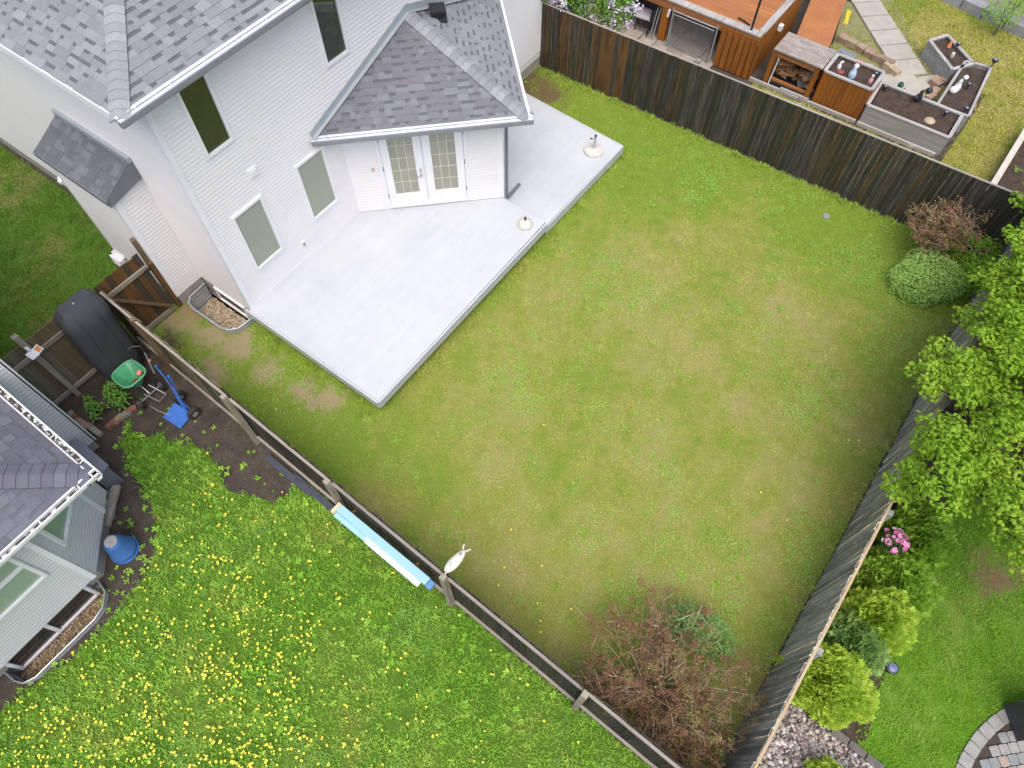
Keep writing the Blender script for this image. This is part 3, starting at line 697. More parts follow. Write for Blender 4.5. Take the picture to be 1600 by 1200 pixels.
caps = hipcaps45((KX+.015, KY-.015, KZ+.012), 2.6, SL, [CAPM[0], CAPM[1], CAPM[0], SH[1]], 13)
# bay roof
E0, E1, E2, AP = Vector((-9.14, 6.17, 2.90)), Vector((-6.25, 9.03, 2.90)), Vector((-9.14, 11.92, 2.90)), Vector((-9.14, 9.05, 3.88))
mb = MB(); mb.face([E0, E1, AP]); mb.face([E1, E2, AP]); mb.face([E0-Vector((0, 0, .02)), E2-Vector((0, 0, .02)), E1-Vector((0, 0, .02))]); bay_roof = mb.build('roof', m_shband, house)
mb = MB(); mb.prism([(-9.13, 6.14), (-6.22, 9.02), (-9.13, 11.94)], 2.81, 2.865); mb.build('soffit', m_white, house)
d1 = (E0-E1); L1 = d1.length; d1.normalize(); ap = AP-E1
sl1 = (AP.z-2.9)/((Vector((AP.x, AP.y, 0))-Vector((E1.x, E1.y, 0))).cross(Vector((d1.x, d1.y, 0))).length)
def uv(p, O, Ud, sl):
    q = Vector(p)-Vector(O); u = q.x*Ud[0]+q.y*Ud[1]; v = (-q.x*Ud[1]+q.y*Ud[0])*math.sqrt(1+sl*sl); return (u, v)
U1 = ((E1-E0).normalized().x, (E1-E0).normalized().y)
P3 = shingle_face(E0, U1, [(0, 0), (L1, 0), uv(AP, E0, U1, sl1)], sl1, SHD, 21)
U2 = ((E2-E1).normalized().x, (E2-E1).normalized().y); L2 = (E2-E1).length
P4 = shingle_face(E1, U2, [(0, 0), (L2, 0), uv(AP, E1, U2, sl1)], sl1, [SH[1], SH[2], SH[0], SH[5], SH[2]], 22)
caps2 = hip_caps(E1+Vector((.02, 0, .012)), AP+Vector((0, 0, .02)), (0, -1, -.707*sl1), (0, 1, -.707*sl1), [CAPM[1], SH[1], SH[2], CAPM[0]], 23, .16)
# fireplace roof
sl3 = .50
mb = MB(); R0 = (-12.66, 2.86, 3.13); mb.face([(-12.66, 2.86, 3.13), (-10.62, 2.86, 3.13), (-10.62, 3.58, 3.13+.72*sl3), (-12.66, 3.58, 3.13+.72*sl3)])
bump_roof = mb.build('fireplace_roof', m_shband, house)
mb = MB(); mb.face([(-10.61, 2.85, 2.98), (-10.61, 3.584, 3.12), (-10.61, 3.584, 3.155+.74*sl3), (-10.61, 2.85, 3.165)]); mb.face([(-10.615, 2.85, 2.98), (-10.615, 2.85, 3.165), (-10.615, 3.584, 3.155+.74*sl3), (-10.615, 3.584, 3.12)]); mb.bb((-12.67, 2.83, 3.04), (-10.61, 2.86, 3.13)); mb.build('fireplace_fascia', m_flashdk, house)
mb = MB(); zt = 3.13+.72*sl3
mb.bb((-12.66, 3.52, zt-.0), (-10.60, 3.583, zt+.10)); mb.build('flashing', m_flash, house)
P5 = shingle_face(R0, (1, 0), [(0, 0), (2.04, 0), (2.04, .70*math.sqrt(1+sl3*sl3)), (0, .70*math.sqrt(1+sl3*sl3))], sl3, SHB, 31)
lay_shingles([(main_roof, P1+P2+caps), (bay_roof, P3+P4+caps2), (bump_roof, P5)])
# flashing up the wall beside the bay roof, fascia and gutters of the bay
mb = MB()
for a, b in ((E0, AP), (AP, E2)):
    h = (b-a); n = Vector((1, 0, 0)); up = Vector((0, 0, 1)); q0 = a+n*.03; q1 = b+n*.03
    mb.face([q0+up*.03, q1+up*.03, q1+up*.16, q0+up*.16]); mb.face([q0+up*.03, q1+up*.03, q1+n*.07+up*.02, q0+n*.07+up*.02][::-1]); mb.face([q0+up*.16, q1+up*.16, q1-n*.03+up*.16, q0-n*.03+up*.16])
mb.build('flashing', m_flash, house)
mb = MB(); mb.bar((E0+E1)/2-(E1-E0)/2+Vector((0, 0, -.06)), E1+Vector((0, 0, -.06)), .02, .13); mb.bar(E1+Vector((0, 0, -.045)), E2+Vector((0, 0, -.045)), .02, .14); mb.build('fascia', m_white, house)
s2 = .7071
gutter(house, (E0.x, E0.y, 2.915), (E1.x+.06, E1.y+.06, 2.915), (s2, -s2), m_gutter, m_gutin)
mb = MB(); extr(mb, [(-.01, .03), (-.01, -.03), (.035, -.03), (.035, .03)], (E1.x+.03, E1.y-.02, 2.92), tuple(E2), (s2, s2)); mb.build('drip_edge', m_white, house)
# roof vent
mb = MB(); vc = Vector((-8.88, 9.62, 3.62)); mb.box(vc+Vector((0, 0, .06)), (.20, .22, .14), (0, R(8), R(-45)), 0); mb.box(vc+Vector((.02, .0, .145)), (.27, .30, .045), (0, R(8), R(-45)), 0); mb.box(vc+Vector((0, 0, -.005)), (.36, .38, .02), (0, R(12), R(-45)), 0); mb.build('roof_vent', m_black, house)
# downspout
mb = MB(); mb.tube([(-6.80, 9.06, 2.8), (-6.80, 9.06, .55), (-6.80, 9.10, .42)], .035, 8); mb.tube([(-6.80, 9.10, .42), (-6.86, 9.62, .36)], .036, 8); mb.sm = True
mb.build('downspout', m_flashdk, house)

# ================================================================== deck
deck = thing('deck', 'pale grey painted low deck in two levels against the white house', 'deck', (-7, 7, 0))
UP = [(-9.13, 3.537), (-5.672, 3.52), (-5.69, 8.96), (-6.86, 9.0), (-9.13, 6.79)]
LO = [(-6.86, 9.02), (-5.70, 8.965), (-5.66, 12.10), (-9.13, 12.28), (-9.13, 11.31)]
mb = MB(); mb.prism(UP, .415, .45); mb.build('deck_surface', m_deck, deck, label='upper deck surface with a faint round stain')
mb = MB(); mb.prism([LO[0], LO[1], LO[2], LO[3], LO[4]], .265, .30); mb.build('deck_surface', m_deck, deck, label='lower deck surface beside the long fence')
mb = MB()
def fas(a, b, z0, z1, off=.0):
    U, N, L = leftn(a, b); wbox(mb, a, b, 0, L, z0, z1, off, off+.028)
fas((-5.67, 3.515), (-9.2, 3.535), .22, .446); fas((-5.67, 8.96), (-5.67, 3.515), .22, .446); fas((-5.66, 12.12), (-5.69, 8.99), .07, .296); fas((-9.13, 12.29), (-5.66, 12.11), .07, .296)
mb.build('deck_fascia', m_fascia, deck)
mb = MB(); fas((-5.655, 3.50), (-9.2, 3.52), .438, .454); fas((-5.655, 8.975), (-5.655, 3.50), .438, .454); fas((-6.86, 9.005), (-5.69, 8.97), .42, .452, -.03); mb.build('edge_strip', m_deck, deck)
mb = MB(); wbox(mb, (-6.86, 9.0), (-5.69, 8.962), 0, 1.17, .30, .42, 0, .006); mb.build('step_riser', m_deck, deck)
for x in (-8.42, -7.50, -6.58):
    mb = MB(); y0 = 3.56; y1 = 6.6 if x < -8 else (8.3 if x < -7 else 8.9)
    if x < -8: y1 = 7.4
    mb.bb((x-.012, y0, .4505), (x+.012, y1, .4515)); mb.build('seam', m_deck, deck)
mb = MB()
for x, y, zt in ((-5.8, 3.7, .41), (-5.8, 5.4, .41), (-5.8, 7.2, .41), (-7.4, 3.7, .41), (-5.85, 10.5, .26), (-7.5, 12.0, .26), (-8.9, 3.75, .41)): mb.bb((x-.045, y-.045, -.05), (x+.045, y+.045, zt))
mb.build('deck_post', m_postbrown, deck)
mb = MB(); mb.bb((-5.85, 3.65, .24), (-5.81, 8.9, .41)); mb.bb((-9.1, 3.65, .24), (-5.86, 3.69, .41)); mb.build('joist', m_railx, deck)

# window well beside the house corner
ww = thing('window_well', 'corrugated grey metal window well with gravel below the house corner', 'window well', (-9.9, 3.3, 0))
path = [(-9.18, 3.56), (-9.22, 3.20), (-9.34, 3.05), (-9.52, 2.99), (-10.35, 2.98), (-10.52, 3.02), (-10.62, 3.14), (-10.65, 3.56)]
mb = MB(); nz = 13
for i in range(len(path)-1):
    a, b = path[i], path[i+1]
    for k in range(nz):
        z0, z1 = -.45+k*.045, -.45+(k+1)*.045; o0 = .012*(k % 2); o1 = .012*((k+1) % 2)
        ax = (a[0]-(-9.9))*(1-o0)+-9.9; cx, cy = -9.9, 3.56
        def sc(p, o): return (cx+(p[0]-cx)*(1+o), cy+(p[1]-cy)*(1+o))
        p, q, r_, s_ = sc(a, o0), sc(b, o0), sc(b, o1), sc(a, o1)
        mb.face([(p[0], p[1], z0), (q[0], q[1], z0), (r_[0], r_[1], z1), (s_[0], s_[1], z1)])
mb.build('corrugated_wall', m_steel, ww)
mb = MB(); mb.tube([(p[0], p[1], .145) for p in path], .022, 8); mb.sm = True; mb.build('rim', m_steel, ww)

# pea gravel in the two window wells
m_pea = [M('pea_tan', (.52, .42, .28), rough=.8), M('pea_brown', (.34, .24, .14), rough=.8), M('pea_pale', (.62, .56, .44), rough=.8)]
def pebble(mat, r, seed, flat=.7):
    rr = random.Random(seed); bm_ = [( -.5257, 0, .8507), (.5257, 0, .8507), (-.5257, 0, -.8507), (.5257, 0, -.8507), (0, .8507, .5257), (0, .8507, -.5257), (0, -.8507, .5257), (0, -.8507, -.5257), (.8507, .5257, 0), (-.8507, .5257, 0), (.8507, -.5257, 0), (-.8507, -.5257, 0)]
    F = [(0, 4, 1), (0, 9, 4), (9, 5, 4), (4, 5, 8), (4, 8, 1), (8, 10, 1), (8, 3, 10), (5, 3, 8), (5, 2, 3), (2, 7, 3), (7, 10, 3), (7, 6, 10), (7, 11, 6), (11, 0, 6), (0, 1, 6), (6, 1, 10), (9, 0, 11), (9, 11, 2), (9, 2, 5), (7, 2, 11)]
    sx, sy = rr.uniform(.75, 1.3), rr.uniform(.75, 1.3); mb = MB(); mb.sm = 'all'
    mb.v = [(x*r*sx*rr.uniform(.85, 1.15), y*r*sy*rr.uniform(.85, 1.15), z*r*flat*rr.uniform(.9, 1.1)) for x, y, z in bm_]; mb.f = [tuple(reversed(f)) for f in F]; mb.mi = [0]*20
    return mb.mesh('pebble', mat)
def gravel(name, poly, z, dens, mats, r, seed, cl=6):
    vs = [pebble(mats[i % len(mats)], r, seed+i) for i in range(9)]
    return scatter(name, [(x, y, z+random.uniform(-.01, .012), a, s, v) for x, y, _, a, s, v in pnts(poly, dens, seed=seed, nv=9, smin=.6, smax=1.5)], vs)
WELL1 = [(-9.2, 3.56), (-9.3, 3.1), (-9.5, 3.0), (-10.4, 3.0), (-10.6, 3.12), (-10.63, 3.56)]
sheet(WELL1, -.33, 'well_floor', m_tanp); gravel('pea_gravel', WELL1, -.32, 2600, m_pea, .016, 40)
WELL2 = [(-7.35, -1.75), (-7.05, -1.85), (-6.9, -2.05), (-6.9, -3.2), (-7.0, -3.4), (-7.35, -3.5)]
sheet(WELL2, -.30, 'well_floor', m_tanp); gravel('pea_gravel', WELL2, -.29, 2600, [m_pea[1], M('pea_dark', (.20, .14, .09), rough=.8), m_pea[1], m_pea[0]], .016, 60)

# ------------------------------------------------------------------ fences
_fb = {}
def fboard(mat, wd, h, th, k):
    key = (mat.name, wd, h, k)
    if key not in _fb:
        mb = MB(); rr = random.Random(k*7+3); hh = h+rr.uniform(-.012, .012)
        mb.box((0, 0, hh/2), (wd*rr.uniform(.97, 1.0), th, hh)); _fb[key] = mb.mesh('board', mat)
    return _fb[key]
def boards(root, a, b, h, mats, pitch=.125, wd=.1235, th=.017, off=0, z=.03, seed=1, matf=None):
    U, N, L = leftn(a, b); rr = random.Random(seed); ang = math.atan2(U[1], U[0]); n = int(L/pitch)
    for i in range(n):
        u = (i+.5)*pitch; p = wp(a, b, u, z, off+rr.uniform(-.003, .003)+(.003 if i % 2 else -.003)); m = rr.choice(mats)
        if matf: m = matf(p, rr) or m
        place(fboard(m, wd, h, th, rr.randrange(3)), 'board', root, (p[0]-root.location.x, p[1]-root.location.y, z+rr.uniform(-.01, .01)-root.location.z), (rr.uniform(-.006, .006), 0, ang+rr.uniform(-.01, .01)))
def rail(root, a, b, z, off, wd, ht, mat, name='rail'):
    U, N, L = leftn(a, b); mb = MB(); wbox(mb, a, b, 0, L, z-ht/2, z+ht/2, off-wd/2, off+wd/2); return mb.build(name, mat, root)
def post(root, x, y, z1, mat, s=.09, ang=0, z0=-.05, tilt=(0, 0)):
    mb = MB(); mb.box((x, y, (z0+z1)/2), (s, s, z1-z0), (tilt[0], tilt[1], ang)); return mb.build('post', mat, root)
# left fence (outside = towards the weedy yard, on the right of a->b)
aL, bL = (-10.70, FL(-10.70)+.024), (2.36, FL(2.36)+.024)
fl = thing('fence', 'long weathered fence between the deck lawn and the dandelion lawn, rails on its lower side', 'fence', (-3.5, FL(-3.5), 0))
boards(fl, aL, bL, 1.72, W_OUT, seed=5, matf=lambda p, r: W_NEI[r.randrange(2)] if p[0] < -7.3 and r.random() < .75 else None)
Ux = [-10.68, -7.13, -4.72, -2.34, .17, 2.3]
for i in range(5):
    a, b = (Ux[i]+.05, FL(Ux[i])), (Ux[i+1]-.05, FL(Ux[i+1]))
    rail(fl, a, b, 1.67, -.012, .042, .06, m_railx); rail(fl, a, b, .20, -.012, .042, .06, m_railx)
for i, x in enumerate(Ux[1:]): post(fl, x, FL(x)-.055, 1.80, m_post if i != 0 else m_post, .092, R(-2))
post(fl, -9.63, FL(-9.63)-.02, 1.74, m_postbrown, .09)
# top fence
ft = thing('fence', 'tall dark stained board fence between the deck lawn and the yard with raised planters', 'fence', (-3, FT(-3), 0))
aT, bT = (-11.2, FT(-11.2)), (5.2, FT(5.2))
def tm(p, r):
    x = p[0]
    if -7.75 < x < -7.62 or -7.45 < x < -6.75: return W_ORNG[r.randrange(2)] if r.random() < .8 else W_DARK[1]
    if -8.55 < x < -8.40: return W_ORNG[0]
    if x < -7.4: return W_DARK[2] if r.random() < .65 else W_DARK[0]
    if x > 1.2: return W_DARK[0]
    return None
boards(ft, aT, bT, 1.69, [W_DARK[0], W_DARK[1], W_DARK[0], W_DARK[2], W_DARK[3]], seed=9, matf=tm)
rail(ft, aT, bT, 1.725, .010, .045, .016, m_railx, 'cap'); rail(ft, aT, bT, 1.45, .035, .04, .09, m_railx); rail(ft, aT, bT, .3, .035, .04, .09, m_railx)
for x in (-9.9, -7.45, -5.02, -2.58, -.14, 2.36, 4.8): post(ft, x, FT(x)+.10, 1.79 if x in (-5.02, -.14) else 1.70, m_post)
mb = MB(); mb.bar((-9.5, FT(-9.5)-.02, 1.5), (-9.2, FT(-9)-.9, 1.75), .04, .09)
# right fence
fr = thing('fence', 'silvery grey board fence on the right with a tan rail along its top', 'fence', (2.4, 8, 0))
aR, bR = (FR(1.3), 1.3), (FR(13.95), 13.95)
boards(fr, aR, bR, 1.70, W_GREY, seed=12, pitch=.125, wd=.1235)
rail(fr, aR, bR, 1.655, -.036, .038, .085, m_railtan); rail(fr, aR, bR, .3, -.036, .038, .085, m_railtan)
for y in (1.4, 3.86, 6.40, 8.85, 11.3, 13.8): post(fr, FR(y)+.115, y, 1.56, m_greyz, .095)
# gate by the fireplace box
gt = thing('gate', 'brown wooden gate with a diagonal brace between the house and the fence', 'gate', (-10.7, 2.3, 0))
def gm(p, r): return W_BRN[1] if r.random() < .35 else None
boards(gt, (-10.74, 1.80), (-10.74, 2.86), 1.70, [W_BRN[0], W_BRN[2]], seed=4, off=0, matf=gm, z=.06)
mb = MB(); mb.bb((-10.73, 1.86, 1.36), (-10.69, 2.80, 1.45)); mb.build('frame_rail', m_raily, gt)
mb = MB(); mb.bb((-10.73, 1.86, .08), (-10.69, 2.80, .17)); mb.build('frame_rail', m_raily, gt)
mb = MB(); mb.bar((-10.70, 1.92, 1.32), (-10.70, 2.76, .20), .09, .038); mb.build('brace', m_postbrown, gt)
mb = MB(); mb.bb((-10.70, 2.70, 1.32), (-10.66, 2.82, 1.38)); mb.build('latch', m_black, gt)
gp = thing('gate_post', 'brown post beside the white house where the gate hangs', 'post', (-10.78, 2.9, 0))
mb = MB(); mb.bb((-10.90, 2.87, -.05), (-10.80, 2.955, 1.98)); mb.build('post', m_postbrown, gp)
mb = MB(); mb.bb((-10.78, 2.865, -.02), (-10.70, 2.935, 1.40)); mb.build('post', W_BRN[1], gp)
# neighbour's cross fence
nf = thing('fence', 'olive brown board fence behind the black cargo box, beside the grey house', 'fence', (-10.75, .3, 0))
boards(nf, (-10.78, -1.6), (-10.78, 1.80), 1.70, W_NEI, seed=6)
for y0, y1 in ((-1.6, .27), (.38, 1.75)):
    for z in (1.40, .16): mb = MB(); mb.bb((-10.755, y0, z-.045), (-10.715, y1, z+.045)); mb.build('rail', m_raily, nf)
post(nf, -10.70, .325, 2.02, m_post, .10)

# ------------------------------------------------------------------ the grey neighbour house
nh = thing('house', 'grey-sided neighbouring house with dark shingle roof at the lower left', 'house', (-9.45, -.6, 0))
mb = MB(); mb.prism([(-9.45, -.12), (-9.45, -9), (-16, -9), (-16, -.12)], .22, 5.2); mb.build('wall', m_sidingN, nh)
mb = MB(); mb.prism([(-9.44, -.60), (-9.44, -9), (-7.25, -9), (-7.25, -1.65), (-8.05, -.85), (-8.3, -.60)], .42, 2.8); mb.build('extension_wall', m_sidingN, nh)
mb = MB(); mb.prism([(-9.45, -.13), (-9.45, -.5), (-16, -.5), (-16, -.13)], -.2, .218); mb.prism([(-9.44, -.70), (-9.44, -9), (-7.42, -9), (-7.42, -1.6), (-8.1, -.95), (-8.3, -.70)], -.5, .418); mb.build('foundation', m_conc, nh)
siding(nh, (-9.45, -.12), (-9.45, -1.2), .22, 5.2, (), m_sidingN)
NA, NB_, NC = (-8.05, -.85), (-7.25, -1.65), (-7.25, -6.5)
siding(nh, (-9.3, -.60), (-8.3, -.60), .43, 2.78, (), m_sidingN) if False else None
siding(nh, NA, NB_, .43, 2.78, [(.18, .95, 1.39, 2.62)], m_sidingN)
siding(nh, NB_, NC, .43, 2.78, [(.24, 1.8, 1.38, 2.62)], m_sidingN)
flush_siding(nh, m_sidingN)
window(nh, NA, NB_, .20, .93, 1.41, 2.60, m_glass_gr)
window(nh, NB_, NC, .26, 1.78, 1.40, 2.60, m_glass_gr, hm=1.98)
mb = MB(); wbox(mb, NB_, NC, -.02, .06, .42, 2.78, 0, .022); wbox(mb, NA, NB_, -.02, .05, .42, 2.78, 0, .022)
mb.build('corner_trim', m_white, nh); mb = MB(); mb.bb((-9.45, -.14, .22), (-9.428, -.07, 5.2)) ; mb.bb((-9.52, -.12, .22), (-9.428, -.098, 5.2)); mb.build('corner_trim', M('grey_trim', (.70, .71, .73), rough=.4), nh)
siding(nh, (-10.7, -.12), (-9.52, -.12), .22, 2.6, (), m_sidingN) if False else None
window(nh, (-7.40, -1.88), (-7.40, -3.42), .0, 1.52, -.26, .34, M('cellar_glass', (.03, .035, .03), (.05, .045, .035), rough=.06), mull=.78, fw=.05)
NKX, NKY, NKZ = -6.90, -.45, 2.92; NS = .42
mb = MB(); T = 3.2
mb.face([(NKX, NKY, NKZ), (NKX-2.6, NKY-2.6, NKZ+NS*2.6), (NKX-2.6, -9, NKZ+NS*2.6), (NKX, -9, NKZ)]); mb.face([(NKX, NKY, NKZ), (-9.44, NKY, NKZ), (-9.44, NKY-2.61, NKZ+NS*2.61)])
mb.face([(NKX, NKY, NKZ-.02), (NKX, -9, NKZ-.02), (-9.44, -9, NKZ-.02), (-9.44, NKY, NKZ-.02)]); nroof = mb.build('roof', m_shband, nh)
mb = MB(); mb.prism([(NKX-.03, NKY-.03), (-9.44, NKY-.03), (-9.44, -9), (NKX-.03, -9)], 2.81, 2.86); mb.build('soffit', m_white, nh)
cn = math.sqrt(1+NS*NS)
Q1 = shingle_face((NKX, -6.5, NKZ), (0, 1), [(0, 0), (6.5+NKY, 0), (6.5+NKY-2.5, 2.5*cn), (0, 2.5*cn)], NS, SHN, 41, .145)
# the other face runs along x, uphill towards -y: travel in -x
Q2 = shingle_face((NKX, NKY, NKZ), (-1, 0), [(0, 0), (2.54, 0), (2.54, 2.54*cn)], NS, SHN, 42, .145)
a = Vector((NKX+.01, NKY+.01, NKZ+.012)); Q3 = hip_caps(a, a+Vector((-2.6, -2.6, 2.6*NS)), (.707, -.707, -.707*NS), (-.707, .707, -.707*NS), [SHN[0], SHN[3], SHN[0], SHN[2]], 43, .18)
lay_shingles([(nroof, Q1+Q2+Q3)], 295)
m_deb = M('gutter_dirt', (.05, .045, .04), (.62, .62, .60), .9, 14, lo=.5, hi=.6)
m_wgut = M('dirty_white_gutter', (.78, .78, .78), (.60, .59, .57), .4, 12, lo=.45, hi=.7)
gutter(nh, (NKX, -6.5, NKZ+.03), (NKX, NKY+.10, NKZ+.03), (1, 0), m_wgut, m_wgut, m_deb)
gutter(nh, (-9.44, NKY, NKZ+.03), (NKX+.11, NKY, NKZ+.03), (0, 1), m_wgut, m_wgut, m_deb)
# things against the grey house
nw = thing('window_well', 'pale metal window well with brown gravel below the grey house', 'window well', (-7, -2.6, 0))
path2 = [(-7.36, -1.72), (-7.1, -1.76), (-6.93, -1.95), (-6.88, -2.15), (-6.90, -3.25), (-6.98, -3.42), (-7.12, -3.48), (-7.36, -3.5)]
mb = MB()
for i in range(len(path2)-1):
    for k in range(9):
        z0, z1 = -.4+k*.055, -.4+(k+1)*.055; p, q = path2[i], path2[i+1]; o0 = .008*(k % 2); o1 = .008*((k+1) % 2)
        mb.face([(p[0]+o0, p[1], z0), (q[0]+o0, q[1], z0), (q[0]+o1, q[1], z1), (p[0]+o1, p[1], z1)])
mb.build('corrugated_wall', m_steel, nw); mb = MB(); mb.tube([(p[0], p[1], .10) for p in path2], .012, 8); mb.sm = True; mb.build('rim', m_pipe, nw)
ub_ = thing('utility_box', 'slate grey box with sloping lid below the corner of the dark shingle roof', 'box', (-8.85, -.40, 0))
mb = MB(); mb.prism([(-9.30, -.58), (-8.52, -.58), (-8.52, -.30), (-9.30, -.30)], 0, .62); mb.build('body', m_flashdk, ub_)
mb = MB(); mb.box((-8.91, -.44, .66), (.84, .36, .05), (R(6), 0, 0)); mb.build('lid', m_gutter, ub_)
pk = thing('plank_pile', 'short grey planks stacked on the soil beside the grey house bay', 'planks', (-8.3, -.8, 0))
for i, (x, y, z, a) in enumerate(((-8.30, -.83, .07, 42), (-8.20, -.74, .16, 38), (-8.36, -.66, .06, 46))):
    mb = MB(); mb.box((x, y, z), (.14, .75, .07), (0, 0, R(a))); mb.build('plank', m_greyz if i != 1 else m_railx, pk)
# blue barrel
bb = thing('barrel', 'upturned blue plastic tub with ribbed rim beside the grey house', 'tub', (-7.45, -1.12, 0))
m_blue = M('blue_plastic', (.055, .16, .42), (.045, .135, .36), .38, 4); m_blue2 = M('bright_blue_paint', (.06, .19, .62), (.05, .16, .52), .35, 4)
mb = MB(); mb.lathe((-7.45, -1.12, 0), [(.225, 0), (.245, .01), (.245, .05), (.225, .055), (.22, .13), (.226, .135), (.226, .15), (.215, .16), (.19, .30), (.182, .31), (.165, .43), (.13, .50), (.11, .52)], 28); mb.sm = True; mb.build('body', m_blue, bb)
mb = MB(); mb.lathe((-7.45, -1.12, .52), [(.108, 0), (.10, .02), (.03, .025), (.028, .012)], 24); mb.sm = True; mb.build('base_disc', M('dusty_grey', (.42, .42, .42), (.30, .30, .31), .8, 12), bb)

# black cargo box standing on end
cb = thing('cargo_box', 'big black rooftop cargo box standing on end against the olive fence', 'cargo box', (-10.35, 1.15, 0))
mb = MB(); prof = []; n = 22; rows = 17
def cb_ring(t):                       # t 0..1 along its length
    z = .02+2.04*t; taper = min(1, .80+.55*t, 1-.0*t); e = 1-(max(0, (t-.86)/.14))**2.6*.30 if t > .80 else 1.0
    e2 = 1-(max(0, (.10-t)/.10))**2*.22 if t < .10 else 1.0
    wd = .42*taper*e*e2; dp = .285*(1 if t < .8 else 1-((t-.8)/.2)**2*.55)*(e2)
    cx, cy = -10.34-.13*t, 1.20+.16*t; out = []
    for j in range(n):
        a = 2*math.pi*j/n; ca, sa = math.cos(a), math.sin(a); p = .42
        out.append((cx+dp*math.copysign(abs(ca)**p, ca)*(1 if ca > 0 else .9), cy+wd*math.copysign(abs(sa)**p, sa), z))
    return out
for i in range(rows): mb.v += cb_ring(i/(rows-1))
for i in range(rows-1):
    for j in range(n): a = i*n+j; b = i*n+(j+1) % n; mb.f.append((a, b, b+n, a+n)); mb.mi.append(0)
mb.f.append(tuple(reversed(range(n)))); mb.mi.append(0); mb.f.append(tuple(range((rows-1)*n, rows*n))); mb.mi.append(0); mb.sm = True
m_cargo = M('black_textured_plastic', (.045, .047, .054), (.056, .058, .066), .6, 3, fine=(30, .8), bmp=.15)
mb.build('shell', m_cargo, cb)
mb = MB()
for s in (-1, 1): mb.tube([(-10.34-.13*t+.287*(1 if t < .8 else 1-((t-.8)/.2)**2*.55), 1.20+.14*t+s*.17, .02+2.04*t) for t in [i/16 for i in range(1, 16)]], .008, 5)
mb.build('ridge', m_cargo, cb)
mb = MB(); mb.lathe((-10.42, 1.34, 2.055), [(.025, 0), (.02, .02)], 8); mb.build('lock', m_pipe, cb)

# green seed spreader
sp = thing('seed_spreader', 'green broadcast spreader with silver handles and black wheels beside the cargo box', 'spreader', (-9.7, 1.15, 0))
m_green = M('green_plastic', (.08, .38, .19), (.07, .33, .16), .4, 4)
mb = MB(); cx, cy = -9.74, 1.14; out = []
rings = [(.09, .25, 0), (.29, .62, 0), (.305, .62, 0), (.30, .605, 1), (.275, .595, 1), (.09, .30, 1)]; nn = 24
def sq(a, r): ca, sa = math.cos(a), math.sin(a); return (math.copysign(abs(ca)**.55, ca)*r, math.copysign(abs(sa)**.55, sa)*r*.85)
for r, z, _ in rings:
    for j in range(nn): q = sq(2*math.pi*j/nn+.4, r); mb.v.append((cx+q[0], cy+q[1], z+(q[0]*.15)))
for i in range(len(rings)-1):
    for j in range(nn): a = i*nn+j; b = i*nn+(j+1) % nn; mb.f.append((a, b, b+nn, a+nn)); mb.mi.append(0)
mb.f.append(tuple(range(5*nn, 6*nn))); mb.mi.append(0); mb.f.append(tuple(reversed(range(nn)))); mb.mi.append(0); mb.sm = True; mb.build('hopper', m_green, sp)
mb = MB(); mb.tube([(cx+sq(2*math.pi*j/24+.4, .30)[0], cy+sq(2*math.pi*j/24+.4, .30)[1], .62+sq(2*math.pi*j/24+.4, .30)[0]*.15) for j in range(25)], .014, 6); mb.sm = True; mb.build('rim', M('green_rim_lit', (.16, .50, .28)), sp)  # rim coloured lighter, painting in light so the hopper reads hollow
mb = MB(); mb.lathe((cx+.0, cy, .30), [(.08, 0), (.07, .03), (.02, .05)], 10); mb.build('agitator', M('rust', (.16, .08, .04)), sp)
for s in (-1, 1):
    wx, wy = cx+.30, cy+.0+s*.24
    mb = MB(); mb.lathe((cx+.28*1, cy+s*.25, .13), [(.05, -.035), (.12, -.035), (.13, -.02), (.13, .02), (.12, .035), (.05, .035)], 20, rot=(R(90), 0, 0)); mb.sm = True; wl = mb.build('wheel', m_black, sp)
    mb = MB(); mb.lathe((cx+.28, cy+s*.25, .13), [(.01, -.042), (.055, -.038), (.055, .038), (.01, .042)], 14, rot=(R(90), 0, 0)); mb.build('hub', M('grey_hub', (.25, .25, .25)), wl)
mb = MB(); mb.tube([(cx+.28, cy-.27, .13), (cx+.28, cy+.27, .13)], .012, 6); mb.tube([(cx+.26, cy, .14), (cx, cy, .27), (cx-.22, cy, .05)], .013, 6)
mb.tube([(cx+.18, cy+.10, .25), (cx+.50, cy+.18, .10), (cx+.55, cy+.0, .12), (cx+.26, cy-.08, .22)], .012, 6); mb.sm = True; mb.build('frame', m_pipe, sp)
for s in (-1, 1):
    mb = MB(); mb.tube([(cx+.20+s*.06, cy+.20+s*.11, .48), (cx+.13+s*.06, cy+.32+s*.11, 1.0)], .014, 8); mb.sm = True; mb.build('handle_tube', m_pipe, sp)
mb = MB(); mb.tube([(cx+.075, cy+.20, .98), (cx+.04, cy+.24, 1.13), (cx+.06, cy+.34, 1.18), (cx+.14, cy+.45, 1.14), (cx+.19, cy+.44, .98)], .018, 8); mb.sm = True; mb.build('handle_grip', m_black, sp)
mb = MB(); mb.box((cx+.17, cy+.13, .64), (.07, .09, .09), (.3, .2, .5)); mb.build('gauge', M('coral_plastic', (.75, .22, .14)), sp)
mb = MB(); mb.box((cx+.22, cy+.40, .78), (.04, .04, .05), (.3, .2, .5)); mb.build('lever', M('coral_plastic', (.75, .22, .14)), sp)
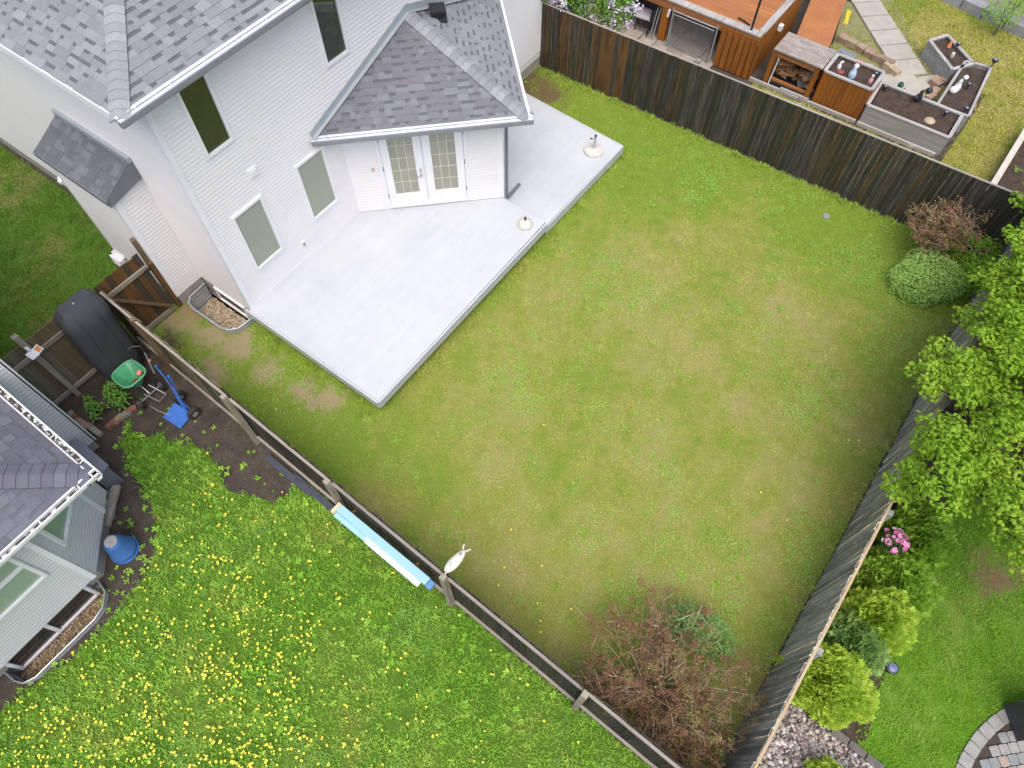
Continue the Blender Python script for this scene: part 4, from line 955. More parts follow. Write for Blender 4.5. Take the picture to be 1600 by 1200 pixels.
# blue hand truck
ht = thing('hand_truck', 'blue hand truck leaning on the fence with its blue toe plate on the soil', 'hand truck', (-8.7, 1.25, 0))
mb = MB(); mb.box((-8.74, 1.15, .04), (.46, .34, .012), (R(9), 0, R(4))); mb.build('toe_plate', m_blue2, ht)
mb = MB()
for s in (-1, 1):
    mb.tube([(-8.72+s*.045, 1.32, .05), (-8.80+s*.05, 1.42, .62), (-8.83+s*.13, 1.46, .85), (-8.84+s*.17, 1.47, 1.08)], .016, 8)
mb.tube([(-8.72, 1.32, .05), (-8.80, 1.42, .62)], .014, 8)
for z in (.2, .42, .62): t = z/.62; mb.tube([(-8.72-.08*t-.05, 1.32+.1*t, z), (-8.72-.08*t+.05, 1.32+.1*t, z)], .012, 6)
mb.tube([(-8.50, 1.36, .13), (-8.94, 1.42, .13)], .014, 8); mb.tube([(-8.56, 1.37, .13), (-8.74, 1.34, .38)], .012, 6); mb.tube([(-8.88, 1.41, .13), (-8.78, 1.36, .38)], .012, 6); mb.sm = True; mb.build('frame', m_blue2, ht)
for s in (-1, 1):
    mb = MB(); mb.tube([(-8.84+s*.17, 1.47, 1.0), (-8.845+s*.175, 1.475, 1.16)], .024, 10); mb.sm = True; mb.build('handle_grip', m_blue, ht)
for x, y in ((-8.47, 1.36), (-8.97, 1.43)):
    mb = MB(); mb.lathe((x, y, .13), [(.05, -.045), (.12, -.045), (.135, -.02), (.135, .02), (.12, .045), (.05, .045)], 22, rot=(R(90), 0, R(90))); mb.sm = True; wl = mb.build('wheel', M('tyre', (.04, .038, .036), rough=.85), ht)
    mb = MB(); mb.lathe((x, y, .13), [(.015, -.05), (.06, -.047), (.06, .047), (.015, .05)], 16, rot=(R(90), 0, R(90))); mb.build('hub', m_pipe, wl)

# small white sign on the neighbour's post
sg = thing('small_sign', 'small white board with an orange square fixed to the tall post by the grey house', 'sign', (-10.6, .33, 1.6))
mb = MB(); mb.bar((-10.72, .30, 1.86), (-10.62, .32, 1.66), .045, .02); mb.build('arm', m_white, sg)
mb = MB(); mb.box((-10.56, .30, 1.60), (.16, .15, .012), (R(-10), R(20), R(10))); mb.build('board', m_white, sg)
mb = MB(); mb.box((-10.58, .42, 1.60), (.14, .13, .016), (R(12), R(20), R(10))); mb.build('board', m_white, sg, label='half of the board with the orange square')
mb = MB(); mb.box((-10.575, .43, 1.612), (.10, .09, .008), (R(12), R(20), R(10))); mb.build('orange_square', M('orange_print', (.80, .28, .08)), sg)

# brick edging around the little bed
m_brick = [M('red_brick', (.28, .12, .08), (.22, .10, .07), .9, 8, bmp=.4, var=.3), M('tan_brick', (.40, .28, .20), (.32, .22, .16), .9, 8, bmp=.4, var=.3), M('grey_block', (.36, .33, .29), (.28, .26, .23), .9, 8, bmp=.4, var=.3)]
def brickbed(name, label, pts, mats, size, seed, cat='edging'):
    r = thing(name, label, cat, (pts[0][0], pts[0][1], 0)); rr = random.Random(seed)
    for (x, y, a) in pts:
        mb = MB(); mb.box((x, y, size[2]/2+rr.uniform(-.01, .01)), (size[0]*rr.uniform(.92, 1.05), size[1], size[2]), (rr.uniform(-.12, .12), rr.uniform(-.12, .12), R(a)+rr.uniform(-.15, .15))); mb.build('brick', rr.choice(mats), r)
    return r
pts = [(-9.95+.13*i, .02+.0*i, 10) for i in range(3)]+[(-9.62+.02*i, .15+.14*i, 80) for i in range(1, 5)]+[(-9.98-.12*i, -.02, 0) for i in range(4)]
brickbed('brick_edging', 'row of loose red and tan bricks edging the leafy bed by the grey house', pts, m_brick, (.20, .10, .09), 3)

# blue-wrapped lumber resting on the fence rail, dark edging leaning below
lb = thing('wrapped_boards', 'two long pale blue wrapped boards lying along the outside of the fence', 'boards', (-3.5, 1.5, 0))
m_sky = M('pale_blue_foam', (.36, .62, .76), (.32, .57, .72), .45, 3); m_sky2 = M('white_wrap', (.75, .84, .88), (.66, .78, .86), .4, 6)
mb = MB(); mb.bar((-4.58, FL(-4.6)-.15, 1.02), (-2.66, FL(-2.6)-.15, 1.02), .13, .05); p_ = mb.build('board', m_sky, lb)
mb = MB(); mb.bar((-4.60, FL(-4.6)-.255, .93), (-3.9, FL(-3.9)-.25, .93), .08, .05); mb.bar((-3.9, FL(-3.9)-.25, .94), (-2.76, FL(-2.76)-.25, .93), .10, .05, 1); mb.build('board', [m_sky, m_sky2], lb)
mb = MB(); mb.box((-4.62, FL(-4.6)-.18, 1.0), (.07, .20, .09), (0, 0, R(-2))); mb.build('end_cap', M('cream_wood', (.70, .62, .42)), lb)
mb = MB(); mb.box((-2.60, FL(-2.6)-.16, 1.0), (.10, .13, .07), (0, 0, R(-2))); mb.build('end_cap', M('mid_blue', (.14, .30, .55)), lb)
mb = MB(); mb.bar((-3.92, FL(-3.9)-.20, .95), (-3.6, FL(-3.6)-.22, .962), .10, .05); mb.build('wrap_fold', m_sky2, lb)
for x in (-4.4, -3.0):
    mb = MB(); mb.bb((x-.02, FL(x)-.32, .86), (x+.02, FL(x)-.0, .905)); mb.build('bracket', m_postbrown, lb)
de = thing('edging_strip', 'dark slate plastic strips leaning along the foot of the fence by the bare soil', 'edging', (-5.8, 1.5, 0))
m_slate = M('slate_plastic', (.065, .075, .10), (.09, .10, .13), .5, 9, fine=(12, .5))
for x0, x1, o in ((-6.75, -5.55, .15), (-6.1, -4.95, .11)):
    mb = MB(); mb.bar((x0, FL(x0)-o, .05), (x1, FL(x1)-o-.01, .08), .12, .03); mb.build('strip', m_slate, de)
mb = MB(); mb.bar((-4.55, FL(-4.5)-.14, .10), (-2.95, FL(-3)-.14, .10), .05, .04)

# white ornament on top of the third post
on = thing('ornament', 'white oval ornament with two little horns fixed to the fence post by the blue boards', 'ornament', (-2.33, 1.66, 1.78))
mb = MB(); c0, c1 = Vector((-2.35, 1.58, 1.82)), Vector((-2.31, 1.99, 1.86)); n = 12; ringsn = 11
for i in range(ringsn):
    t = i/(ringsn-1); r = .10*math.sin(math.pi*(t*.93+.035))**.55*(1-.35*t); c = c0+(c1-c0)*t
    for j in range(n): a = 2*math.pi*j/n; mb.v.append((c.x+math.cos(a)*r, c.y, c.z+math.sin(a)*r*.55))
for i in range(ringsn-1):
    for j in range(n): a = i*n+j; b = i*n+(j+1) % n; mb.f.append((b, a, a+n, b+n)); mb.mi.append(0)
mb.f.append(tuple(range(n))); mb.mi.append(0); mb.f.append(tuple(reversed(range((ringsn-1)*n, ringsn*n)))); mb.mi.append(0); mb.sm = 'all'
mb.build('body', m_cream, on)
for s in (-1, 1):
    mb = MB(); mb.tube([(-2.315+s*.03, 1.98, 1.87), (-2.31+s*.05, 2.02, 1.885), (-2.31+s*.06, 2.045, 1.885)], [.012, .010, .014], 8); mb.sm = True; mb.build('horn', m_cream, on)
mb = MB(); mb.box((-2.32, 1.90, 1.897), (.032, .04, .012), (R(-4), 0, 0)); mb.build('dark_mark', m_gutter, on)
mb = MB(); mb.box((-2.345, 1.70, 1.880), (.03, .05, .008), (0, 0, .3)); mb.build('dark_mark', m_flash, on)
mb = MB(); mb.tube([(-2.34, 1.54, 1.76), (-2.35, 1.60, 1.82)], .012, 6); mb.build('stem', m_cream, on)

# umbrella bases and the cap in the lawn
ubs = thing('umbrella_base', 'round white concrete umbrella base with a steel tube on the lower deck', 'umbrella base', (-6.11, 11.56, .30))
mb = MB(); mb.lathe((-6.11, 11.56, .30), [(.235, 0), (.24, .03), (.232, .06), (.20, .075), (.06, .09), (.05, .10)], 32); mb.sm = True; mb.build('disc', m_umb, ubs)
mb = MB(); mb.tube([(-6.11, 11.56, .38), (-6.11, 11.56, .74)], .026, 12); mb.sm = True; mb.build('tube', m_steel, ubs)
mb = MB(); mb.lathe((-6.11, 11.56, .74), [(.03, 0), (.03, .03), (.02, .032)], 12); mb.build('cap', m_black, ubs)
mb = MB(); mb.tube([(-6.11, 11.56, .66), (-6.19, 11.52, .66)], .008, 6); mb.lathe((-6.20, 11.515, .66), [(.018, -.015), (.018, .015)], 8); mb.build('knob', m_black, ubs)
ud = thing('umbrella_base', 'cream dome-shaped umbrella base at the corner of the upper deck', 'umbrella base', (-5.99, 8.63, .45))
mb = MB(); mb.lathe((-5.99, 8.63, .45), [(.155, 0), (.165, .02), (.158, .06), (.135, .11), (.10, .145), (.045, .165), (.04, .17)], 32); mb.sm = True; mb.build('dome', m_cream, ud)
mb = MB(); mb.tube([(-5.99, 8.63, .60), (-5.99, 8.63, .70)], .022, 12); mb.sm = True; mb.build('socket', m_black, ud)
mb = MB(); mb.lathe((-.89, 13.22, 0), [(.085, -.02), (.085, .018), (.075, .024), (.06, .014), (.05, .02), (.01, .02)], 20); mb.sm = True
single(mb, 'drain_cap', M('grey_cap', (.30, .29, .27)), 'small round grey utility cap set in the lawn near the tall dark fence', 'cap', (-.89, 13.22, 0))

# ================================================================== the yard above the dark fence
# patio stones under the raised orange deck
pv = sheet([(-9.8, 14.3), (-5.5, 14.3), (-5.5, 19.5), (-9.8, 19.5)], .001, 'patio', m_soil)
rr = random.Random(51); z = .02
for i in range(10):
    for j in range(9):
        x, y = -9.55+.43*i, 14.55+.43*j
        if x > -5.4: continue
        mb = MB(); mb.box((x+rr.uniform(-.01, .01), y+rr.uniform(-.01, .01), .03+rr.uniform(-.008, .008)), (.41, .41, .05), (rr.uniform(-.015, .015), rr.uniform(-.015, .015), rr.uniform(-.02, .02))); mb.build('paving_stone', m_stone, pv)
# raised orange deck
od = thing('raised_deck', 'orange stained raised deck with slatted skirt and silvery edge boards above the dark fence', 'deck', (-6.5, 18, 0))
DZ = 1.2; X0, X1, Y0 = -10.2, -4.50, 16.42
mb = MB()
for i in range(16):
    y = Y0+.20+i*.143
    if i > 14 and False: break
    mb = MB(); mb.bb((X0, y, DZ-.03), (X1-.16, y+.138, DZ)); mb.build('floor_board', m_cedarx, od)
for i in range(44):
    x = X1-.01-.128*(i+1); mb = MB(); mb.bb((x, Y0-.03, DZ-.028), (x+.125, Y0+.19, DZ+.012)); mb.build('edge_board', m_greyy, od)
mb = MB(); mb.bb((X1-.15, Y0+.20, DZ-.028), (X1+.02, 19.2, DZ+.012)); mb.build('side_board', m_greyy, od)
mb = MB(); mb.bb((X0, Y0-.01, DZ-.24), (X1-.01, Y0+.05, DZ-.032)); mb.build('rim_beam', m_cedarx, od)
for i in range(6):
    x = -5.50+i*.167; mb = MB(); mb.bb((x, Y0-.03, .02), (x+.145, Y0-.012, DZ-.10)); mb.build('skirt_slat', m_cedar, od)
mb = MB(); mb.bb((-5.48, Y0+.03, .02), (-4.55, Y0+.05, DZ-.25)); mb.build('slot_shade_sheet', m_black, od)  # black sheet painting in the shade behind the slats
for i in range(18):
    y = Y0+.02+i*.15; mb = MB(); mb.bb((X1-.012, y, .02), (X1+.008, y+.145, DZ-.035)); mb.build('side_slat', m_cedar, od)
for x in (-7.12, -9.3): mb = MB(); mb.bb((x-.10, Y0-.0, 0), (x+.10, Y0+.16, DZ-.24)); mb.build('support_post', m_cedar, od)
mb = MB(); mb.bb((-10.2, 18.6, 0), (-4.55, 18.65, DZ-.25)); mb.build('under_deck_shade', m_black, od)  # black sheet standing in for the darkness under the deck
mb = MB(); mb.tube([(-4.82, Y0+.10, DZ), (-4.82, Y0+.10, DZ+1.0)], .03, 8); mb.build('rail_post', m_black, od)
mb = MB(); mb.bb((-4.86, Y0+.10, DZ+.95), (-4.78, 18.8, DZ+1.0)); mb.bb((-10.0, Y0+.07, DZ+.95), (-4.82, Y0+.13, DZ+1.0)) ; 
mb = MB(); mb.tube([(-5.30, Y0+.32, DZ+.02), (-5.10, Y0+.28, DZ+.03), (-4.93, Y0+.22, DZ+.02)], .022, 6); mb.build('cable', m_black, od)
mb = MB(); mb.box((-4.42, 17.6, .85), (.10, .13, .14)); mb.build('junction_box', m_white, od)
mb = MB(); mb.box((-7.0, Y0-.04, .88), (.06, .03, .20), (0, .1, 0)); mb.build('white_tag', m_white, od)
# chain-link gate under the deck
cg = thing('chain_link_gate', 'silver chain-link gate closing the space under the orange raised deck', 'gate', (-6.2, 16.33, 0))
gx0, gx1, gz = -6.86, -5.60, 1.03
mb = MB()
for x in (gx0, gx1): mb.tube([(x, 16.33, 0), (x, 16.33, gz+.07)], .022, 8)
mb.sm = True; mb.build('post', m_pipe, cg)
mb = MB(); mb.tube([(gx0, 16.33, gz+.0), (gx1, 16.33, gz+.0)], .017, 8); mb.tube([(gx0+.05, 16.31, .05), (gx0+.05, 16.31, gz-.07), (gx1-.06, 16.31, gz-.07), (gx1-.06, 16.31, .05), (gx0+.05, 16.31, .05)], .016, 8); mb.sm = True; mb.build('frame', m_pipe, cg)
mb = MB(); xa, xb, za, zb = gx0+.06, gx1-.07, .06, gz-.08; st = .062
W_, H_ = xb-xa, zb-za; k = -H_
while k < W_:
    s0, s1 = max(0, k), min(W_, k+H_); mb.bar((xa+s0, 16.31, za+s0-k), (xa+s1, 16.31, za+s1-k), .0035, .0035); mb.bar((xa+s0, 16.305, zb-(s0-k)), (xa+s1, 16.305, zb-(s1-k)), .0035, .0035); k += st
mb.build('wire_mesh', m_pipe, cg)
# folding chairs in the shade
fc = thing('folding_chair', 'folding chair with a pale grey square seat standing on the patio stones', 'chair', (-7.75, 16.7, 0))
mb = MB(); mb.box((-7.72, 16.55, .50), (.42, .40, .03), (R(8), 0, R(5))); mb.build('seat', M('pale_grey_fabric', (.42, .41, .45)), fc)
for x in (-7.92, -7.54): mb = MB(); mb.bar((x, 16.38, 0), (x, 16.72, .55), .025, .025); mb.bar((x, 16.72, 0), (x, 16.36, .50), .025, .025); mb.build('leg', m_black, fc)
mb = MB(); mb.bb((-7.93, 16.74, .55), (-7.53, 16.77, .90)); mb.build('backrest', m_black, fc)
fc = thing('folded_chair', 'folded metal chair leaning beside the orange deck post', 'chair', (-7.36, 16.45, 0))
for i, x in enumerate((-7.48, -7.38, -7.30)): mb = MB(); mb.bar((x, 16.30, 0), (x+.02, 16.50, .95), .02, .025); mb.build('frame_tube', m_dkmetal if i == 0 else m_steel, fc)
mb = MB(); mb.box((-7.40, 16.43, .6), (.22, .03, .3), (R(-12), 0, 0)); mb.build('seat', m_dkmetal, fc)
# firewood bench
fw = thing('firewood_bench', 'orange bench with a silvery plank top and firewood stacked beneath', 'firewood store', (-3.45, 16.9, 0))
for i in range(6): mb = MB(); y = 16.50+i*.138; mb.bb((-4.12, y, .965), (-2.84, y+.134, 1.0+.004*(i % 2))); mb.build('top_plank', M('worn_plank', (.42, .38, .35), (.30, .24, .20), .85, 5, fine=(5, .7)), fw)
for x in (-4.07, -2.95):
    for y in (16.56, 17.24): mb = MB(); mb.bb((x-.055, y-.045, 0), (x+.055, y+.045, .962)); mb.build('leg', m_cedar, fw)
mb = MB(); mb.bb((-4.01, 16.53, .82), (-3.01, 16.57, .96)); mb.build('rail', m_cedarx, fw)
mb = MB(); mb.bb((-4.01, 16.58, .14), (-3.01, 16.64, .20)); mb.bb((-4.01, 17.2, .14), (-3.01, 17.25, .9)); mb.build('rail', m_cedarx, fw)
mb = MB(); mb.bar((-3.97, 16.50, .03), (-3.93, 16.53, .80), .03, .02); mb.build('stake', m_white, fw)
m_logs = [M('split_wood', (.36, .27, .18), (.26, .18, .12), .9, 9), M('orange_log', (.42, .20, .08), (.30, .15, .07), .9, 9), M('grey_log', (.25, .22, .19), (.17, .15, .13), .9, 9)]
fp = thing('firewood', 'pile of split logs under the silvery-topped bench', 'firewood', (-3.5, 16.8, 0)); rr = random.Random(61)
for i in range(34):
    x = -3.95+rr.random()*.92; z = .22+.085*(i//8)+rr.uniform(-.02, .02); y = 16.76+rr.random()*.3
    mb = MB(); s = rr.uniform(.05, .085); L = rr.uniform(.25, .4); a = rr.uniform(-.5, .5)+(1.57 if rr.random() < .4 else 0)
    dx, dy = -math.sin(a)*L/2, math.cos(a)*L/2; mb.tube([(x-dx, y-dy, z), (x+dx, y+dy, z+rr.uniform(-.05, .05))], s, rr.choice([3, 4, 5])); mb.build('log', rr.choice(m_logs), fp)
# planters
def planter(name, label, poly, h, mside, mrim, rimw=.07, fill=.08, boards_n=1, root=None):
    cx, cy = sum(p[0] for p in poly)/len(poly), sum(p[1] for p in poly)/len(poly); r = thing('planter', label, 'planter', (cx, cy, 0)); n = len(poly)
    for i in range(n):
        a, b = poly[i], poly[(i+1) % n]; U, N, L = leftn(a, b)
        if mside is m_cedar:
            k = int(L/.10)
            for j in range(k): mb = MB(); wbox(mb, a, b, L*j/k, L*(j+1)/k-.005, .0, h-.04, .0, .025); mb.build('side_board', mside, r)
        else:
            nb = max(1, round(h/.17))
            for j in range(nb): mb = MB(); wbox(mb, a, b, 0, L, .0+(h-.04)*j/nb, (h-.04)*(j+1)/nb-.006, 0, .03); mb.build('side_board', mside, r)
        mb = MB(); wbox(mb, a, b, -.0, L-.0, h-.035, h+.0015*(i % 2), .03-rimw, .045); mb.build('rim', m_greyx if abs(U[0]) > .7 else m_greyy, r)
    ins = [(cx+(p[0]-cx)*.93, cy+(p[1]-cy)*.93) for p in poly]
    mb = MB(); mb.prism(ins, .02, h-fill); mb.build('soil', m_soil2, r)
    return r
cw = lambda p: p[::-1]                                        # outside on the left when clockwise
planter('planter', 'tall planter with orange cedar boards and garden figures beside the firewood bench', cw([(-2.79, 16.63), (-1.61, 16.63), (-1.61, 17.42), (-2.79, 17.42)]), .90, m_cedar, m_greyx)
planter('planter', 'long silvery plank planter beside the dark fence', cw([(-1.52, 16.58), (.45, 16.62), (.44, 17.58), (-1.58, 17.58)]), .55, m_greyz, m_greyx)
planter('planter', 'small angled grey planter farthest from the dark fence', cw([(-1.20, 19.97), (-.33, 19.18), (.02, 19.72), (-.90, 20.46)]), .50, m_greyz, m_greyx)
planter('planter', 'silvery planter joining the long planter to the angled one, with solar lights on its corners', cw([(-.16, 17.66), (.56, 17.70), (.42, 19.82), (-.16, 19.68)]), .50, m_greyz, m_greyx, .05)
# low timber edging along the fence strip
te = thing('timber_edging', 'grey timber sleepers along the foot of the bench and planters', 'edging', (-3, 16.4, 0))
for a, b in (((-4.45, 16.45), (-3.1, 16.47)), ((-3.08, 16.48), (-1.6, 16.52)), ((-1.55, 16.51), (.4, 16.54))):
    mb = MB(); mb.bar((a[0], a[1], .04), (b[0], b[1], .04), .06, .09); mb.build('sleeper', m_greyx, te)
mb = MB(); mb.box((-3.25, 16.50, .11), (.75, .07, .02), (0, 0, .03)); mb.build('plank', m_greyx, te)
# orange board table with black frame
ot = thing('table', 'long orange plywood table top on a black metal frame behind the firewood bench', 'table', (-3.7, 19, 0))
mb = MB(); mb.box((-3.87, 19.22, .80), (.86, 3.4, .025), (0, 0, R(12))); mb.build('table_top', M('orange_plywood', (.45, .18, .055), (.38, .145, .045), .6, 2.5, fine=(8, .85)), ot)
for x, y in ((-3.85, 17.75), (-3.13, 17.80), (-3.38, 19.0), (-4.2, 19.3)): mb = MB(); mb.bar((x, y, 0), (x, y, .78), .03, .03); mb.bar((x+.06, y+.1, 0), (x+.01, y, .7), .02, .02); mb.build('leg', m_black, ot)
mb = MB(); mb.bar((-3.10, 17.8, .5), (-3.36, 19.0, .5), .02, .03); mb.build('side_bar', m_black, ot)
yc = thing('cord_coil', 'yellow cord coiled over the side of the orange table', 'cord', (-2.95, 19.0, .8)); mb = MB()
for k in range(4): mb.tube([(-3.36+.03*k, 19.4, .80), (-3.28+.03*k, 19.2, .70-.05*k), (-3.22+.02*k, 18.9, .74)], .014, 6)
mb.sm = True; mb.build('loop', M('yellow_cord', (.80, .58, .02)), yc)
gb = thing('grey_crate', 'dark grey plastic bin lid lying between the table and the brick edging', 'box', (-2.75, 18.2, 0))
mb = MB(); mb.box((-2.78, 18.25, .16), (.42, .55, .30), (0, 0, R(-10))); mb.build('body', m_flashdk, gb); mb = MB(); mb.box((-2.78, 18.25, .325), (.46, .58, .03), (0, 0, R(-10))); mb.build('lid', M('grey_lid', (.22, .23, .26)), gb)
# tan retaining blocks
pts = [(-3.15+.27*i, 19.35-.05*i, -8) for i in range(6)]+[(-1.72+.2*i, 18.95-.10*i, -20) for i in range(2)]
brickbed('block_edging', 'row of tan retaining blocks beside the concrete slab path', pts, [m_brick[1], M('tan_block', (.46, .36, .24), (.38, .29, .2), .9, 6, var=.2)], (.27, .20, .16), 5)
pts = [(-.42, 18.35, 80), (-.40, 18.6, 85), (-.45, 18.95, 75), (-.37, 19.2, 80), (-.55, 19.05, 80)]
brickbed('block_edging', 'loose tan blocks stacked beside the solar-lit planter', pts, [m_brick[1]], (.24, .17, .2), 6)
fl_ = thing('flagstones', 'pale broken slabs leaning between the cedar planter and the tan blocks', 'slabs', (-2.2, 18.2, 0))
for x, y, a, s in ((-2.25, 18.55, 20, .5), (-1.75, 18.35, 10, .45), (-2.2, 17.95, 15, .45), (-1.62, 17.95, 5, .4)):
    mb = MB(); mb.box((x, y, .05), (s, s*.8, .05), (.05, .04, R(a))); mb.build('slab', m_slab, fl_)
# concrete slab path
pth = sheet([(-4.0, 21.6), (-3.0, 22.3), (-1.0, 19.95), (-.45, 18.2), (-1.3, 18.1), (-1.9, 19.3)], .004, 'path', m_weedgravel)
def slab(cx, cy, w_, l_, a, m=m_slab):
    mb = MB(); mb.box((cx, cy, .03), (w_, l_, .05), (random.uniform(-.01, .01), random.uniform(-.01, .01), R(a))); mb.build('path_slab', m, pth)
for i in range(7):
    t = i; cx, cy = -3.95+.44*t, 22.05-.46*t; slab(cx, cy, .80, .60, 43)
slab(-1.05, 18.75, .50, .72, 52); slab(-.62, 19.05, .5, .5, 50); slab(-1.45, 18.45, .45, .6, 50); slab(-.75, 18.35, .45, .45, 35); slab(-1.25, 19.4, .4, .45, 30)
# far wall, right-hand bed
cwall = thing('retaining_wall', 'low grey concrete block wall at the far edge of the upper lawn', 'wall', (0, 22.8, 0))
for i in range(14):
    x = -2.0+.62*i; y = 22.95-.10*i; mb = MB(); mb.box((x, y, .14), (.60, .32, .28), (0, 0, R(-9))); mb.build('block', M('wall_block', (.36, .36, .38), (.28, .28, .30), .9, 5, var=.15), cwall)
sheet([(-2.2, 23.2), (6.5, 21.8), (8, 26), (-2, 27)], .20, 'terrace', m_stone)
rb = thing('garden_bed_frame', 'white-edged timber bed frame running from the dark fence at the right edge', 'bed frame', (1.85, 17.2, 0))
mb = MB(); mb.bar((1.74, FT(1.74)+.1, .20), (1.86, 18.30, .20), .10, .36); mb.build('side_board', m_greyy, rb)
mb = MB(); mb.bar((1.735, FT(1.74)+.1, .385), (1.855, 18.34, .385), .13, .02); mb.build('cap_board', M('pale_cap_board', (.62, .57, .49), (.54, .49, .42), .7, 6), rb)
mb = MB(); mb.bar((1.88, 18.36, .20), (3.6, 18.5, .20), .10, .36); mb.build('side_board', m_greyx, rb)
mb = MB(); mb.box((1.90, 18.36, .42), (.26, .18, .10), (0, 0, .2)); mb.build('corner_block', m_gutter, rb)
sheet([(1.80, FT(1.8)+.2), (4.5, 14.6), (4.5, 18.45), (1.9, 18.3)], .16, 'bed_soil', m_soil2)

# garden figures and lights
def figure(name, label, x, y, z, prof, mat, cat='figurine', s=1.0, extra=None):
    r = thing(name, label, cat, (x, y, z)); mb = MB(); mb.lathe((x, y, z), [(a*s, b*s) for a, b in prof], 12); mb.sm = True; mb.build('body', mat, r)
    if extra:
        for (nm, c, rad, m) in extra:
            mb = MB(); mb.lathe((x+c[0]*s, y+c[1]*s, z+c[2]*s), [(rad*s*.3, -rad*s*.9), (rad*s*.85, -rad*s*.4), (rad*s, 0), (rad*s*.85, rad*s*.5), (rad*s*.3, rad*s*.9)], 10); mb.sm = True; mb.build(nm, m, r)
    return r
m_pink = M('pink_paint', (.72, .38, .42)); m_wht = M('glazed_white', (.82, .82, .84), rough=.3); m_bluew = M('pale_blue_paint', (.50, .62, .78)); m_dg = M('dark_green_paint', (.02, .12, .08)); m_redb = M('dark_red_paint', (.25, .07, .06))
gn = [(.06, 0), (.07, .05), (.055, .12), (.03, .16), (.035, .20), (.01, .24)]
figure('figurine', 'small white swan figure on the cedar planter soil', -2.58, 17.0, .82, gn, m_wht, s=.8, extra=[('head', (.03, .06, .2), .04, m_wht)])
figure('figurine', 'red brown flat figure beside the white swan figure', -2.48, 16.88, .82, [(.08, 0), (.09, .03), (.04, .06)], m_redb)
figure('figurine', 'blue and white garden gnome with pink ears in the middle of the cedar planter', -2.2, 16.88, .82, gn, m_bluew, s=1.3, extra=[('head', (0, .05, .2), .05, m_wht), ('ear', (-.02, .1, .26), .028, m_pink), ('ear', (.03, .1, .26), .028, m_pink)])
figure('figurine', 'pink and white little figure near the right end of the cedar planter', -1.76, 16.96, .82, gn, m_pink, s=.8, extra=[('head', (0, .04, .2), .045, m_wht)])
figure('figurine', 'white bird figure in the solar-lit planter', .0, 18.55, .43, gn, m_wht, s=1.25, extra=[('head', (.04, .12, .22), .05, m_wht), ('wing', (-.03, -.12, .05), .08, m_wht)])
figure('figurine', 'dark wire bird ornament on the rim of the long silvery planter', -.62, 17.50, .50, gn, m_black, s=1.2, extra=[('wing', (.10, .08, .22), .07, m_black), ('tail', (-.05, -.1, .1), .05, m_black)])
figure('figurine', 'dark green ball ornament behind the long silvery planter', -1.15, 17.75, .45, [(.04, 0), (.07, .06), (.06, .13), (.02, .17)], m_dg)
figure('figurine', 'orange cone stuck in the angled planter', -.72, 20.1, .43, [(.06, 0), (.03, .12), (.01, .18)], M('orange_plastic', (.75, .22, .08)), cat='cone')
figure('figurine', 'small cream bottle lying in the angled planter', -.52, 19.72, .43, [(.04, 0), (.05, .05), (.04, .12), (.015, .14)], m_cream, cat='bottle')
figure('figurine', 'tan stone lump in the long silvery planter', -.12, 17.0, .45, [(.12, 0), (.13, .03), (.08, .07), (.02, .08)], M('tan_stone', (.45, .36, .24)), cat='stone')
m_lens = M('solar_lens', (.30, .32, .45), rough=.2)
def solar(label, x, y, z, h=.22, grp=None, s=1):
    s *= .72; h *= .6
    r = thing('solar_light', label, 'solar light', (x, y, z)); mb = MB(); mb.tube([(x, y, z), (x, y, z+h)], .012*s, 6); mb.build('stake', m_black, r)
    mb = MB(); mb.lathe((x, y, z+h), [(.045*s, -.06*s), (.06*s, -.02*s), (.085*s, 0), (.08*s, .025*s), (.05*s, .035*s)], 16); mb.sm = True; mb.build('cap', m_dkmetal, r)
    mb = MB(); mb.lathe((x, y, z+h+.0355*s), [(.045*s, 0), (.03*s, .004)], 14); mb.build('panel', m_lens, r)
solar('solar light at the right rim of the cedar planter', -1.74, 17.18, .8); solar('solar light at the left corner of the long silvery planter', -1.42, 17.40, .45); solar('solar light near the right end of the long silvery planter', .10, 17.36, .45)
solar('dark solar light on the near corner of the solar-lit planter', .44, 17.76, .42, .3, s=1.1); solar('dark solar light with white top on the far corner of the solar-lit planter', .42, 19.80, .42, .45, s=1.3)
solar('solar light in the middle of the solar-lit planter', .20, 18.75, .42); solar('solar light in the angled planter', -.55, 20.15, .42); solar('solar light standing among the bricks left of the cedar planter', -2.76, 17.5, .8, .14, s=.8)

# ================================================================== the yard right of the grey fence
sheet(rough_poly([(2.5, 3.45), (2.45, 14), (3.3, 14), (3.55, 8.6), (3.85, 7.4), (3.9, 6.0), (3.85, 4.4), (4.0, 3.6), (3.3, 3.45)], .2, .04, 8), .003, 'shrub_bed', m_soil2)
sheet([(2.45, 1.0), (2.46, 3.75), (2.9, 3.85), (3.5, 3.50), (4.75, 3.35), (6, -2), (2.45, -2)], .002, 'rock_bed', M('rock_soil', (.16, .14, .12), (.11, .09, .08), .95, 8, 'world', rnd=False))
m_rk = [M('rock_grey', (.36, .34, .33), (.28, .26, .25), .85, 20), M('rock_mauve', (.36, .28, .28), (.27, .20, .20), .85, 20), M('rock_tan', (.46, .38, .29), (.36, .29, .22), .85, 20), M('rock_pale', (.58, .56, .52), (.46, .44, .41), .85, 20), M('rock_dark', (.20, .17, .17), (.14, .12, .12), .85, 20)]
RB = [(2.52, 1.0), (2.50, 3.70), (2.8, 3.80), (3.3, 3.48), (4.65, 3.30), (6, -2), (2.52, -2)]
vs = [pebble(m_rk[i % 5], .030, 80+i, .65) for i in range(12)]
